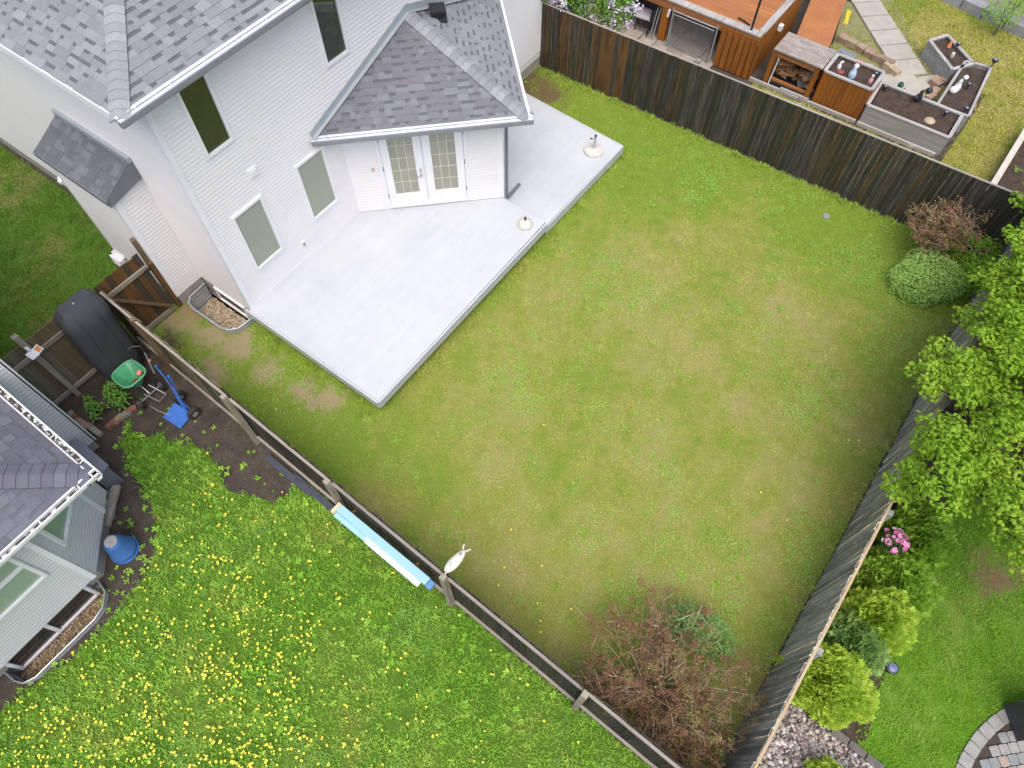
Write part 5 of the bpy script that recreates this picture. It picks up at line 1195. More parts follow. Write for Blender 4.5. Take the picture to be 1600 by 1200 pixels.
scatter('river_rock', [(x, y, .012+random.uniform(0, .02), a, s, v) for x, y, _, a, s, v in pnts(RB, 850, seed=77, nv=12, smin=.55, smax=1.45)], vs)
scatter('river_rock', [(x, y, .01, a, s, v) for x, y, _, a, s, v in pnts([(2.55, 3.8), (2.55, 7.2), (2.95, 7.2), (2.95, 3.8)], 90, seed=78, nv=12, smin=.5, smax=1.2)], vs)
be = thing('paver_edging', 'dark grey paver edging between the river rocks and the right lawn', 'edging', (4, 3.4, 0))
ed = [(3.22, 3.52), (3.5, 3.47), (3.78, 3.46), (4.06, 3.44), (4.34, 3.42), (4.62, 3.38), (4.9, 3.32)]
for i in range(len(ed)-1):
    mb = MB(); mb.bar((ed[i][0]+.01, ed[i][1], .035), (ed[i+1][0]-.01, ed[i+1][1], .035), .11, .07); mb.build('paver', M('edging_paver', (.17, .16, .15), (.12, .11, .10), .9, 7, var=.2), be)
# paver patio, curved border
pcx, pcy, PR = 7.62, 4.12, 2.42
pa = sheet([(pcx+math.cos(a/20*math.pi)*(PR-.0), pcy+math.sin(a/20*math.pi)*(PR-.0)) for a in range(40)], .003, 'patio', m_soil)
rr = random.Random(91); m_pv = [M('paver_grey', (.36, .35, .33), (.29, .28, .27), .9, 8, fine=(4, .85), bmp=.3), M('paver_tan', (.46, .38, .28), (.38, .31, .23), .9, 8, fine=(4, .85), bmp=.3), M('paver_slate', (.28, .29, .29), (.23, .24, .24), .9, 8, fine=(4, .85), bmp=.3), M('paver_rose', (.42, .33, .28), (.34, .27, .23), .9, 8, fine=(4, .85), bmp=.3)]
def paver(cx, cy, w_, l_, a, m):
    mb = MB(); hw, hl, c_ = w_/2, l_/2, .014; q = [(-hw+c_, -hl), (hw-c_, -hl), (hw, -hl+c_), (hw, hl-c_), (hw-c_, hl), (-hw+c_, hl), (-hw, hl-c_), (-hw, -hl+c_)]
    ca, sa = math.cos(a), math.sin(a); mb.prism([(cx+x*ca-y*sa, cy+x*sa+y*ca) for x, y in q], -.01, .035+rr.uniform(-.004, .004)); mb.build('paver', m, pa)
for i in range(60):
    a = math.pi*2*i/72+.02
    x, y = pcx+math.cos(a)*(PR-.10), pcy+math.sin(a)*(PR-.10)
    if inview((x, y, 0), 200): paver(x, y, .20*.93, .205*.93, a, m_pv[0])
for i in range(-18, 18):
    for j in range(-18, 18):
        u, v = i*.150+(.07 if j % 2 else 0), j*.150; ca, sa = math.cos(.78), math.sin(.78)
        x, y = pcx+u*ca-v*sa, pcy+u*sa+v*ca
        if math.hypot(x-pcx, y-pcy) < PR-.27 and inview((x, y, 0), 120): paver(x, y, .140, .140, .78, m_pv[rr.choice([0, 0, 1, 2, 2, 3, 0])])
gr = thing('covered_grill', 'black covered grill standing on the curved paver patio', 'grill', (5.9, 5.4, 0))
mb = MB(); mb.box((5.90, 5.38, .42), (.62, .50, .82), (0, 0, R(40))); mb.build('cover', m_cargo, gr); mb = MB(); mb.box((5.90, 5.38, .86), (.72, .46, .07), (0, 0, R(40))); mb.build('lid', M('teal_black', (.02, .03, .035), rough=.5), gr)
mb = MB(); mb.lathe((5.70, 5.18, .895), [(.04, 0), (.03, .02)], 10); mb.build('knob', m_wht, gr)
# petunia pot and other small things
def flowers(root, cx, cy, cz, r, n, mats, seed, size=.045, leafmat=None):
    rr = random.Random(seed); mbs = [MB() for _ in mats]
    for i in range(n):
        a = rr.uniform(0, 6.283); ph = math.acos(rr.uniform(.05, 1)); rad = r*rr.uniform(.85, 1.05)
        c = Vector((cx+rad*math.sin(ph)*math.cos(a), cy+rad*math.sin(ph)*math.sin(a), cz+rad*math.cos(ph)*.8)); nrm = (c-Vector((cx, cy, cz-.2))).normalized(); q = nrm.to_track_quat('Z', 'Y'); s = size*rr.uniform(.8, 1.2); mb = mbs[rr.randrange(len(mats))]
        ctr = c-nrm*s*.25; ring = [c+q @ Vector((math.cos(k*1.2566)*s, math.sin(k*1.2566)*s, 0)) for k in range(5)]; mid = [c+q @ Vector((math.cos(k*1.2566+.628)*s*.8, math.sin(k*1.2566+.628)*s*.8, .004)) for k in range(5)]
        for k in range(5): mb.face([ctr, ring[k], mid[k]]); mb.face([ctr, mid[k], ring[(k+1) % 5]])
    for m, mb in zip(mats, mbs):
        if mb.v: mb.build('blossoms', m, root, kind='stuff')
m_leafpot = leafm('pot_leaf', (.10, .22, .05), (.07, .15, .04))
def leafcloud(lobes, n, size, seed, flat=.5, shell=.55, asp=.55, droop=.25, curl=True):
    """leaf quads through the volume of the lobes (cx, cy, cz, rx, ry, rz)"""
    rr = random.Random(seed); mb = MB(); wts = [l[3]*l[4]+l[3]*l[5] for l in lobes]
    for l, cnt in zip(lobes, [int(n*w_/sum(wts)) for w_ in wts]):
        for i in range(cnt):
            z = rr.uniform(-.75, 1); a = rr.uniform(0, 6.283); s = math.sqrt(1-z*z); rad = shell+(1.06-shell)*math.sqrt(rr.random()); k = pnoise(l[0]+s*math.cos(a)*l[3], l[1]+s*math.sin(a)*l[4], 2.2/max(l[3], .3), 2)
            rad *= .70+.60*k
            d = Vector((s*math.cos(a), s*math.sin(a), z)); c = Vector((l[0]+d.x*l[3]*rad, l[1]+d.y*l[4]*rad, l[2]+d.z*l[5]*rad))
            if c.z < .03: c.z = .03+rr.random()*.05
            nrm = (d*.6+Vector((rr.gauss(0, flat), rr.gauss(0, flat), rr.gauss(.45, flat)))).normalized(); q = nrm.to_track_quat('Z', 'Y'); t = rr.uniform(0, 6.283); L = size*rr.uniform(.6, 1.25); wd = L*asp
            fx, fy = Vector((math.cos(t), math.sin(t), 0)), Vector((-math.sin(t), math.cos(t), 0))
            p = lambda u, v, w_=0: c+q @ (fx*u+fy*v+Vector((0, 0, w_)))
            if curl: mb.face([p(-L/2, 0), p(0, -wd/2, -L*.10), p(L/2, 0, -L*droop), p(0, 0, L*.05)]); mb.face([p(-L/2, 0), p(0, 0, L*.05), p(L/2, 0, -L*droop), p(0, wd/2, -L*.10)])
            else: mb.face([p(-L/2, 0), p(0, -wd/2), p(L/2, 0, -L*droop), p(0, wd/2)])
    return mb
def twigs(mb, base, tips, r0, r1, seed, sag=.15, seg=5, mid=4):
    rr = random.Random(seed); base = Vector(base)
    for t in tips:
        t = Vector(t); b = base+Vector((rr.uniform(-.12, .12), rr.uniform(-.12, .12), 0)); pts = []
        for i in range(mid+1):
            u = i/mid; p = b.lerp(t, u); p.z += math.sin(u*math.pi)*sag*(t-b).length; p += Vector((rr.uniform(-1, 1), rr.uniform(-1, 1), 0))*.03*(t-b).length*(1 if 0 < i < mid else 0); pts.append(p)
        mb.tube(pts, [r0+(r1-r0)*(i/mid) for i in range(mid+1)], seg, cap=False)
pp = thing('flower_pot', 'hanging pink petunia basket close to the tan-railed fence', 'flower pot', (2.98, 6.46, .5))
leafcloud([(2.98, 6.46, .78, .20, .20, .16)], 500, .05, 3).build('foliage', m_leafpot, pp, kind='stuff')
flowers(pp, 2.98, 6.46, .78, .21, 42, [M('petunia_pink', (.76, .30, .54)), M('petunia_light', (.84, .60, .74)), M('petunia_deep', (.62, .14, .38))], 4)
mb = MB(); mb.lathe((2.98, 6.46, .52), [(.10, 0), (.15, .22)], 16); mb.build('pot', m_black, pp); mb = MB(); mb.tube([(2.98, 6.46, 0), (2.98, 6.46, .53)], .02, 6); mb.build('stand', m_black, pp)
bl = thing('garden_light', 'dark blue round garden light beside the golden globe cedars', 'garden light', (3.84, 4.78, 0))
mb = MB(); mb.tube([(3.84, 4.78, 0), (3.84, 4.78, .26)], .015, 8); mb.build('stake', m_black, bl); mb = MB(); mb.lathe((3.84, 4.78, .26), [(.07, -.10), (.09, -.02), (.10, 0), (.095, .025), (.075, .03)], 20); mb.sm = True; mb.build('shade', m_dkmetal, bl); mb = MB(); mb.lathe((3.84, 4.78, .29), [(.07, 0), (.068, .015), (.03, .025)], 16); mb.sm = True; mb.build('lens', M('blue_lens', (.16, .18, .35), rough=.15), bl)
st = thing('painted_stone', 'red and white spotted stone at the edge of the right lawn', 'stone', (3.92, 6.58, 0)); mb = MB(); mb.lathe((3.92, 6.58, 0), [(.07, 0), (.09, .04), (.06, .09), (.02, .10)], 12); mb.sm = True; mb.build('body', M('red_white', (.60, .22, .18), (.75, .68, .62), .6, 14, lo=.45, hi=.55), st)
st = thing('sprinkler', 'small black sprinkler head at the far right edge of the right lawn', 'sprinkler', (5.33, 7.45, 0)); mb = MB(); mb.bb((5.25, 7.42, 0), (5.42, 7.47, .05)); mb.build('body', m_black, st)

# ------------------------------------------------------------------ shrubs and trees
m_ced = [leafm('cedar_green', (.40, .66, .08), (.50, .74, .11), .6, 3, .35), leafm('cedar_gold', (.58, .80, .10), (.70, .86, .16), .6, 3, .35), leafm('cedar_dark', (.30, .52, .07), (.40, .60, .09), .6, 3, .15), leafm('cedar_blue', (.33, .54, .16), (.42, .62, .21), .6, 3, .35)]
def sprays(cx, cy, rx, ry, h, n, seed, size=.10):
    rr = random.Random(seed); mb = MB()
    for i in range(n):
        z = rr.uniform(-.1, 1)**1.0; a = rr.uniform(0, 6.283); s = math.sqrt(max(0, 1-z*z)); d = Vector((s*math.cos(a), s*math.sin(a), z)); k = pnoise(cx+d.x*1.3, cy+d.y*1.3, 2.6, seed)*.55+.62
        rad = rr.uniform(.70, 1.0)*k*1.1; c = Vector((cx+d.x*rx*rad, cy+d.y*ry*rad, .12+max(0, d.z)*h*rad)); out = (d+Vector((rr.gauss(0, .35), rr.gauss(0, .35), rr.gauss(.5, .35)))).normalized(); sd = out.cross(Vector((rr.gauss(0, 1), rr.gauss(0, 1), rr.gauss(0, 1)))).normalized()
        L = size*rr.uniform(.6, 1.2); wd = L*.38; tip = c+out*L
        mb.face([c-sd*wd*.2, c+sd*wd*.2, c+sd*wd*.9+out*L*.55, tip, c-sd*wd*.9+out*L*.5])
        o2 = (out+sd*.9).normalized(); mb.face([c, c+o2*L*.8+sd*.01, c+o2*L*.7+out*.02]); o3 = (out-sd*.9).normalized(); mb.face([c, c+o3*L*.7+out*.02, c+o3*L*.8])
    return mb
def cedar(label, cx, cy, rx, ry, h, m, seed, n=4200):
    t = thing('cedar_shrub', label, 'shrub', (cx, cy, 0), 'globe cedars along the grey fence')
    rx *= 1.15; ry *= 1.15; h *= 1.1
    sprays(cx, cy, rx, ry, h, n, seed).build('foliage', m_ced[m], t, kind='stuff')
    mb = MB(); twigs(mb, (cx, cy, 0), [(cx+math.cos(i)*rx*.6, cy+math.sin(i)*ry*.6, h*.6) for i in range(7)], .02, .006, seed); mb.build('branches', m_bark, t)
    mb = MB(); ringp = 14; rows = [(.78, .05), (.80, .3), (.6, .55), (.25, .7)]
cedar('golden green globe cedar nearest the river rocks', 3.10, 4.00, .60, .48, .62, 1, 1, 6000)
cedar('blue green small cedar between the two golden ones', 3.20, 4.78, .42, .38, .55, 3, 2, 3600)
cedar('golden upright cedar in the middle of the row', 3.36, 5.30, .44, .42, .85, 1, 3, 4600)
cedar('green cedar above the golden one, beside the red spotted stone', 3.42, 6.05, .50, .40, .70, 0, 4, 4200)
cedar('broad green cedar right of the pink petunias', 3.38, 6.98, .48, .45, .75, 0, 5, 4600)
cedar('darker low cedar growing close under the tan fence rail', 3.02, 5.80, .30, .30, .40, 2, 6, 1600)
gs = thing('golden_sapling', 'small yellow green shrub among the river rocks at the bottom edge', 'shrub', (3.65, 2.75, 0)); sprays(3.72, 2.72, .30, .26, .4, 700, 9, .14).build('foliage', m_ced[1], gs, kind='stuff')

def bush(name, label, lobes, n, size, mat, seed, base, ntips=10, r0=.02, twmat=None, **kw):
    t = thing(name, label, 'shrub' if 'tree' not in name else 'tree', (base[0], base[1], 0)); leafcloud(lobes, n, size, seed, **kw).build('foliage' if 'tree' not in name else 'crown', mat, t, kind='stuff')
    mb = MB(); rr = random.Random(seed); tips = []
    for i in range(ntips):
        l = rr.choice(lobes); a = rr.uniform(0, 6.283); tips.append((l[0]+math.cos(a)*l[3]*.7, l[1]+math.sin(a)*l[4]*.7, l[2]+rr.uniform(-.2, .7)*l[5]))
    twigs(mb, (base[0], base[1], 0), tips, r0, .005, seed); mb.build('branches', twmat or m_bark, t); return t
m_spirea = leafm('spirea_leaf', (.55, .78, .22), (.66, .84, .30), .6, 4, .4, (.38, .58, .14))
bush('spirea_shrub', 'rounded mid green shrub on the lawn in the upper right corner', [(1.50, 12.50, .30, .62, .56, .52), (1.35, 12.3, .25, .46, .42, .40), (1.85, 12.7, .3, .42, .42, .42)], 8500, .052, m_spirea, 21, (1.5, 12.5), 16)
m_lime = leafm('lime_leaf', (.44, .72, .08), (.34, .62, .06), .5, 2.5, .35)
bush('lime_shrub', 'bright lime green shrub against the fence corner behind the rounded shrub', [(2.08, 13.5, .45, .48, .45, .5), (2.22, 12.95, .45, .35, .38, .45)], 3600, .06, m_lime, 22, (2.15, 13.5), 10)
# brown, half-dead shrubs
m_dead = [leafm('dead_leaf', (.34, .20, .115), (.44, .28, .155), .8, 5, .2, (.25, .13, .075)), leafm('dead_leaf_olive', (.36, .30, .12), (.44, .35, .14), .8, 5, .15)]
def deadbush(label, cx, cy, r, h, nst, seed, grp=None, lean=(0, 0), nclus=300, both=True, boxlim=None, per=11):
    t = thing('dry_shrub', label, 'shrub', (cx, cy, 0)); rr = random.Random(seed); mb = MB(); mt = MB(); mb.sm = True; ends = []
    for i in range(nst):
        a = rr.uniform(0, 6.283); rad = r*math.sqrt(rr.uniform(.02, 1.0))*(.55+.75*pnoise(math.cos(a)*2, math.sin(a)*2, 1.1, seed)); tip = Vector((cx+lean[0]+math.cos(a)*rad, cy+lean[1]+math.sin(a)*rad*1.0, h*(1.08-.55*(rad/r)**1.5)*rr.uniform(.75, 1.1)))
        if boxlim: tip.x = min(max(tip.x, boxlim[0]), boxlim[1]); tip.y = min(max(tip.y, boxlim[2]), boxlim[3])
        b = Vector((cx+rr.uniform(-.25, .25), cy+rr.uniform(-.25, .25), 0)); pts = []
        for k in range(5): u = k/4; p = b.lerp(tip, u); p.z = tip.z*math.sin(u*1.5708)**1.0; p += Vector((rr.uniform(-.03, .03), rr.uniform(-.03, .03), 0)); pts.append(p)
        (mt if rr.random() < .30 else mb).tube(pts, [.011, .009, .007, .005, .003], 4, cap=False)
        for k in range(rr.randint(4, 7)):
            u = rr.uniform(.45, 1.0); j = min(3, int(u*4)); p = pts[j].lerp(pts[j+1], u*4-j); q = p+Vector((rr.gauss(0, .16), rr.gauss(0, .16), rr.uniform(0, .2)))
            if boxlim: q.x = min(max(q.x, boxlim[0]), boxlim[1]); q.y = min(max(q.y, boxlim[2]), boxlim[3])
            (mt if rr.random() < .3 else mb).tube([p, p.lerp(q, .5)+Vector((0, 0, .02)), q], [.005, .004, .002], 3, cap=False); ends.append(q); ends.append(p.lerp(q, .6))
    mb.build('branches', M('brown_twig', (.30, .21, .14), (.22, .15, .10), .9, 10), t); mt.sm = True; mt.build('bare_branches', m_twig, t, label='pale bare branches')
    l0, l1 = MB(), MB(); rr.shuffle(ends)
    for e in ends[:nclus]:
        m_ = l0 if rr.random() < .74 else l1; cr = rr.uniform(.035, .085)
        for k in range(rr.randint(per//2, per*2)):
            c = e+Vector((rr.gauss(0, cr*.6), rr.gauss(0, cr*.6), rr.gauss(0, cr*.4)))
            if boxlim and not (boxlim[0] < c.x < boxlim[1] and boxlim[2] < c.y < boxlim[3]): continue
            nrm = Vector((rr.gauss(0, .6), rr.gauss(0, .6), 1)).normalized(); q = nrm.to_track_quat('Z', 'Y'); s = rr.uniform(.010, .024); m_.face([c+q @ Vector(v) for v in ((-s, 0, 0), (0, -s*.6, -.004), (s, 0, -.008), (0, s*.6, .004))])
    l0.build('dry_leaves', m_dead[0], t, kind='stuff'); l1.build('olive_leaves', m_dead[1], t, kind='stuff'); return t
deadbush('large dry brown shrub with pale bare twigs at the bottom corner between the fences', 1.0, 2.2, 1.9, 1.25, 120, 31, nclus=640, boxlim=(-1.0, 2.34, FL(1)+.12, 3.75), per=30)
deadbush('dry brown shrub against the tall dark fence in the upper right corner', 1.35, 13.3, .95, 1.35, 60, 32, nclus=260, boxlim=(.3, 2.2, 12.4, FT(1.2)-.05), per=26)
bush('currant_shrub', 'small fresh green shrub growing out of the large dry one', [(1.2, 3.45, .48, .50, .32, .34), (.85, 3.3, .45, .36, .28, .32)], 2100, .055, leafm('currant_leaf', (.22, .42, .12), (.30, .50, .16), .5, 4, .2), 33, (1.05, 3.4), 8)
# the big tree on the right
m_tree = leafm('tree_leaf', (.30, .50, .035), (.44, .62, .07), .42, .9, .35, (.17, .32, .02))
lobes = []
rr = random.Random(44)
base_l = [(4.3, 8.9, 3.0, 1.5, 1.6, 1.0), (3.35, 7.1, 2.7, 1.0, .85, .7), (2.95, 8.35, 2.7, .75, .7, .55), (2.75, 7.35, 2.5, .55, .55, .4), (3.1, 9.5, 3.0, .85, .8, .6), (3.4, 10.6, 3.3, .9, .8, .6), (4.5, 10.4, 3.4, 1.3, 1.2, .9), (4.9, 7.6, 3.0, 1.3, .9, .8), (3.9, 6.5, 2.6, .6, .45, .45), (4.7, 6.2, 2.7, .8, .6, .5), (2.55, 6.65, 2.2, .35, .35, .25), (2.4, 8.45, 2.6, .4, .3, .25), (2.55, 9.6, 2.7, .5, .5, .35), (2.35, 10.2, 2.4, .45, .45, .35), (2.25, 11.1, 2.45, .4, .4, .3), (2.2, 8.75, 2.5, .42, .42, .3), (1.98, 8.2, 2.6, .28, .28, .2), (2.7, 10.6, 2.8, .6, .5, .4), (2.9, 11.5, 2.9, .6, .5, .4), (5.3, 9.0, 3.2, 1.2, 1.3, 1)]
tr = thing('tree', 'broad bright green tree overhanging the grey fence on the right', 'tree', (4.25, 8.6, 0))
sub_l = []
for l in base_l:
    sub_l.append((l[0], l[1], l[2]-.1, l[3]*.72, l[4]*.72, l[5]*.6))
    for k in range(9):
        a = rr.uniform(0, 6.283); zz = rr.uniform(-.3, 1); q = math.sqrt(1-zz*zz)*rr.uniform(.75, 1.12); f = rr.uniform(.18, .36)
        sub_l.append((l[0]+math.cos(a)*q*l[3], l[1]+math.sin(a)*q*l[4], l[2]+zz*l[5]*.9, l[3]*f+.08, l[4]*f+.08, l[5]*f*.7+.05))
leafcloud(sub_l, 46000, .086, 45, flat=.45, shell=.2, asp=.70).build('crown', m_tree, tr, kind='stuff')
mb = MB(); mb.sm = True; mb.tube([(4.25, 8.6, -.1), (4.22, 8.62, .7), (4.15, 8.6, 1.5), (4.2, 8.7, 2.3)], [.14, .12, .10, .07], 10); mb.build('trunk', m_bark, tr)
mb = MB(); mb.sm = True
for l in base_l:
    for k in range(4):
        a = rr.uniform(0, 6.28); twigs(mb, (4.2, 8.62, 1.4), [(l[0]+math.cos(a)*l[3]*.75, l[1]+math.sin(a)*l[4]*.75, l[2]+rr.uniform(-.1, .5)*l[5])], .035, .006, rr.randrange(999), .05, 5)
mb.build('limbs', m_bark, tr)
t2 = thing('tree', 'smaller bright green tree rising behind the fence corner at the right edge', 'tree', (3.5, 12.5, 0))
l2 = [(2.75, 12.7, 2.7, .4, .35, .3), (2.35, 12.15, 2.5, .3, .3, .25), (2.6, 11.2, 2.6, .4, .4, .3), (3.3, 12.3, 2.6, .75, .8, .6), (2.6, 12.9, 2.5, .5, .55, .4), (2.3, 13.55, 2.3, .38, .35, .3), (3.6, 13.3, 2.8, .9, .8, .6), (2.9, 11.5, 2.8, .6, .5, .4)]
l3 = []
for l in l2:
    l3.append((l[0], l[1], l[2]-.1, l[3]*.7, l[4]*.7, l[5]*.6))
    for k in range(7):
        a = rr.uniform(0, 6.283); zz = rr.uniform(-.3, 1); q = math.sqrt(1-zz*zz)*rr.uniform(.75, 1.15); f = rr.uniform(.2, .38)
        l3.append((l[0]+math.cos(a)*q*l[3], l[1]+math.sin(a)*q*l[4], l[2]+zz*l[5]*.9, l[3]*f+.08, l[4]*f+.08, l[5]*f*.7+.05))
leafcloud(l3, 9500, .09, 46, flat=.45, shell=.2, asp=.6).build('crown', leafm('tree_leaf_light', (.30, .50, .04), (.38, .56, .06), .42, 1.2, .3, (.18, .34, .02)), t2, kind='stuff')
mb = MB(); mb.sm = True; mb.tube([(3.5, 12.5, -.1), (3.45, 12.5, 1.0), (3.4, 12.4, 2.2)], [.10, .08, .05], 10); mb.build('trunk', m_bark, t2)
mb = MB(); mb.sm = True
for l in l2: twigs(mb, (3.45, 12.5, 1.1), [(l[0]+rr.uniform(-.3, .3), l[1]+rr.uniform(-.3, .3), l[2]) for _ in range(3)], .025, .005, rr.randrange(999), .05)
mb.build('limbs', m_bark, t2)
# lilac above the fence
li = thing('lilac', 'lilac bush with pale mauve blossom leaning over the dark fence', 'shrub', (-8.4, 14.7, 0))
ll = [(-8.2, 14.5, 1.75, .7, .55, .5), (-7.65, 14.75, 1.6, .5, .5, .45), (-8.9, 14.2, 1.9, .5, .4, .35), (-8.7, 14.8, 1.9, .7, .6, .5), (-9.2, 13.75, 1.9, .22, .2, .16)]
leafcloud(ll, 5200, .085, 51, asp=.6).build('foliage', leafm('lilac_leaf', (.15, .32, .035), (.21, .40, .05), .5, 2, .25), li, kind='stuff')
mb = MB(); twigs(mb, (-8.4, 14.7, 0), [(l[0], l[1], l[2]) for l in ll]*2, .03, .008, 5); mb.build('branches', m_bark, li)
mbf = [MB(), MB()]; rr = random.Random(53)
spots = [(-9.32, 13.55, 1.98), (-9.2, 13.72, 2.05), (-9.05, 13.62, 2.0), (-8.95, 13.9, 2.15), (-8.55, 13.7, 1.85)]
for k in range(40):
    l = ll[rr.randrange(4)]
    for _t in range(50):
        d = Vector((rr.gauss(0, 1), rr.gauss(0, 1), rr.gauss(0, 1))).normalized()
        if d.dot(Vector((.42, -.72, .55))) > .25: break
    spots.append((l[0]+d.x*l[3]*1.02, l[1]+d.y*l[4]*1.02, l[2]+d.z*l[5]*1.02))
for i, (x, y, z) in enumerate(spots):
    for k in range(46):
        c = Vector((x+rr.gauss(0, .06), y+rr.gauss(0, .06), z+rr.gauss(.03, .06))); nrm = Vector((rr.gauss(0, .6), rr.gauss(0, .6), 1)).normalized(); q = nrm.to_track_quat('Z', 'Y'); s = .02; mbf[0 if i < 6 or rr.random() < .3 else 1].face([c+q @ Vector(v) for v in ((-s, 0, 0), (0, -s, 0), (s, 0, 0), (0, s, 0))])
mbf[0].build('white_blossom', M('blossom_white', (.82, .78, .84)), li, kind='stuff'); mbf[1].build('mauve_blossom', M('blossom_mauve', (.66, .54, .74)), li, kind='stuff')
tg = thing('grass_tree', 'bright green young willow beside the far concrete wall', 'shrub', (.05, 22.0, 0)); leafcloud([(.0, 22.1, .7, .45, .5, .5), (.4, 22.6, .9, .5, .4, .4)], 1500, .09, 55, asp=.25).build('foliage', m_lime, tg, kind='stuff')
mb = MB(); twigs(mb, (.05, 22.1, 0), [(-.1, 22.0, 1), (.3, 22.4, 1.1), (.1, 22.5, 1)], .02, .006, 5); mb.build('branches', m_bark, tg)
# leafy plant in the little bed by the cargo box
lp = thing('leafy_plant', 'bright green leafy perennial in the soil beside the cargo box', 'plant', (-9.95, .6, 0)); rr = random.Random(57); mb = MB(); sm_ = MB()
for k in range(26):
    if k < 9: bx, by = -10.12+rr.uniform(-.1, .12), .80+rr.uniform(-.12, .14)
    elif k < 18: bx, by = -9.82+rr.uniform(-.14, .14), .72+rr.uniform(-.12, .15)
    else: bx, by = -10.0+rr.uniform(-.2, .16), .30+rr.uniform(-.12, .14)
    h = rr.uniform(.22, .38); sm_.tube([(bx, by, 0), (bx, by, h)], .005, 4)
    for j in range(11):
        a = j*2.4+rr.random(); zz = h*(.45+.055*j); L = .13*(1.1-.04*j); wd = .045; dx, dy = math.cos(a), math.sin(a)
        mb.face([(bx, by, zz), (bx+dx*L*.5-dy*wd/2, by+dy*L*.5+dx*wd/2, zz+.03), (bx+dx*L, by+dy*L, zz+.01), (bx+dx*L*.5+dy*wd/2, by+dy*L*.5-dx*wd/2, zz+.03)])
mb.build('leaves', leafm('peony_leaf', (.15, .33, .05), (.20, .40, .06), .45, 6, .2), lp, kind='stuff'); sm_.build('stems', m_stem, lp)

# ================================================================== grass, weeds and dandelions
def edge_dist(x, y): return min(y-FL(x), FT(x)-y, FR(y)-x)
sh = lambda mat, n, h, sp, wd, k, lean=.5: [tuft(mat, n, h, sp, wd, 100+k*7+i, lean) for i in range(k)]
DECKS = [[(-9.3, 3.5), (-5.68, 3.5), (-5.66, 12.15), (-9.3, 12.3)], [(-30, 3.0), (-9.1, 3.0), (-9.1, 13), (-30, 13)], [(-9.1, 3.6), (-9.1, 2.98), (-10.6, 2.98), (-10.6, 3.6)]]
WELLP = [(-9.1, 3.55), (-9.2, 2.95), (-10.7, 2.95), (-10.7, 3.6)]
CAPH = blob(-.89, 13.22, .11, .11, 1, 10, 0)
v_l = sh(m_lawnb, 16, .026, .085, .0065, 5, .9)
def dl(x, y):
    e = edge_dist(x, y)
    for a_, b_, r_, _ in SPOTS:
        if math.hypot(x-a_, y-b_) < r_*(.75+.6*(pnoise(x, y, 4)-.5)): return .08
    return min(1, .62+.5*max(0, 1-e/.8))
scatter('lawn_grass', pnts(LAWN, 190, DECKS+[WELLP, PATCH, CAPH], dl, 201, 5, .7, 1.35), v_l)
v_le = sh(m_lawnb, 16, .075, .07, .008, 4, .8)
scatter('lawn_edge_grass', pnts(LAWN, 200, DECKS+[WELLP, PATCH], lambda x, y: .75*max(0, 1-edge_dist(x, y)/.28)+(.3 if abs(x+5.62) < .12 and y < 12.2 and y > 3.4 else 0)+(.3 if 3.2 < y < 3.5 and x < -5.6 else 0), 202, 4, .6, 1.3), v_le)
def dclov(x, y):
    n1 = pnoise(x, y, .55, 4); n2 = pnoise(x, y, 2.1, 5); n3 = pnoise(x, y, 5.5, 6); k = n1*.7+n2*.5+n3*.35
    b = .10 if x > -4.5 else 0
    return max(0, min(1, (k+b-.86)*4.5))**1.3
v_c = [clover(m_clover, 16, .11, .021, 300+i) for i in range(4)]
scatter('lawn_clover', pnts(LAWN, 110, DECKS+[WELLP], dclov, 203, 4, .5, 1.1), v_c)
v_w = [rosette(m_weedleaf, 8, .09, .03, 320+i, .35) for i in range(4)]
scatter('lawn_weeds', pnts(LAWN, 5, DECKS+[WELLP], lambda x, y: .25+.75*dclov(x, y), 204, 4, .4, 1.0), v_w)
# weedy yard
SOILH = [(-7.5, .9), (-6.2, .7), (-5.8, 1.6), (-9, 1.7)]
v_g = sh(m_weedyb, 15, .05, .085, .008, 5, .9)
scatter('weedy_grass', pnts(WEEDYR, 170, (), None, 211, 5, .6, 1.4), v_g)
v_wl = [rosette(m_weedyb, 9, .085, .026, 340+i, .35, .02) for i in range(5)]
scatter('dandelion_leaves', pnts(WEEDYR, 34, (), lambda x, y: .15+.6*pnoise(x, y, 1.1, 9), 212, 5, .4, .95), v_wl)
m_clover2 = leafm('clover_leaf_deep', (.27, .52, .09), (.20, .42, .06), .5, 1.5, .25)
v_cc = [clover(m_clover2, 18, .10, .024, 360+i, .065) for i in range(4)]
scatter('weedy_clover', pnts(WEEDYR, 80, (), lambda x, y: max(0, min(1, (pnoise(x, y, .7, 11)*.6+pnoise(x, y, 2.4, 12)*.6-.6)*5)), 213, 4, .6, 1.2), v_cc)
BEDS = [(-9.9, -.1), (-9.6, .7), (-8.8, .8), (-6, .9), (-6, 1.5), (-10.2, 1.5)]
scatter('soil_sprouts', pnts(BEDS, 9, (), lambda x, y: .6, 214, 5, .4, 1.0)+pnts([(-8.2, -.6), (-6.9, -.6), (-6.5, -2.2), (-7.1, -1.9), (-7.6, -1.2)], 34, (), None, 216, 5, .4, 1.1), v_wl)
def near_edge(x, y):
    d = min((x-a)**2+(y-b)**2 for a, b in WEEDYR)**.5; return max(0, .35-d*1.7)
scatter('edge_weeds', pnts([(-10.0, -.4), (-10.0, 1.5), (-5.8, 1.6), (-5.8, .6), (-6.4, -3.8), (-7.4, -3.8), (-7.6, -.6)], 90, [WEEDYR, W2], near_edge, 217, 5, .45, 1.1), v_wl)
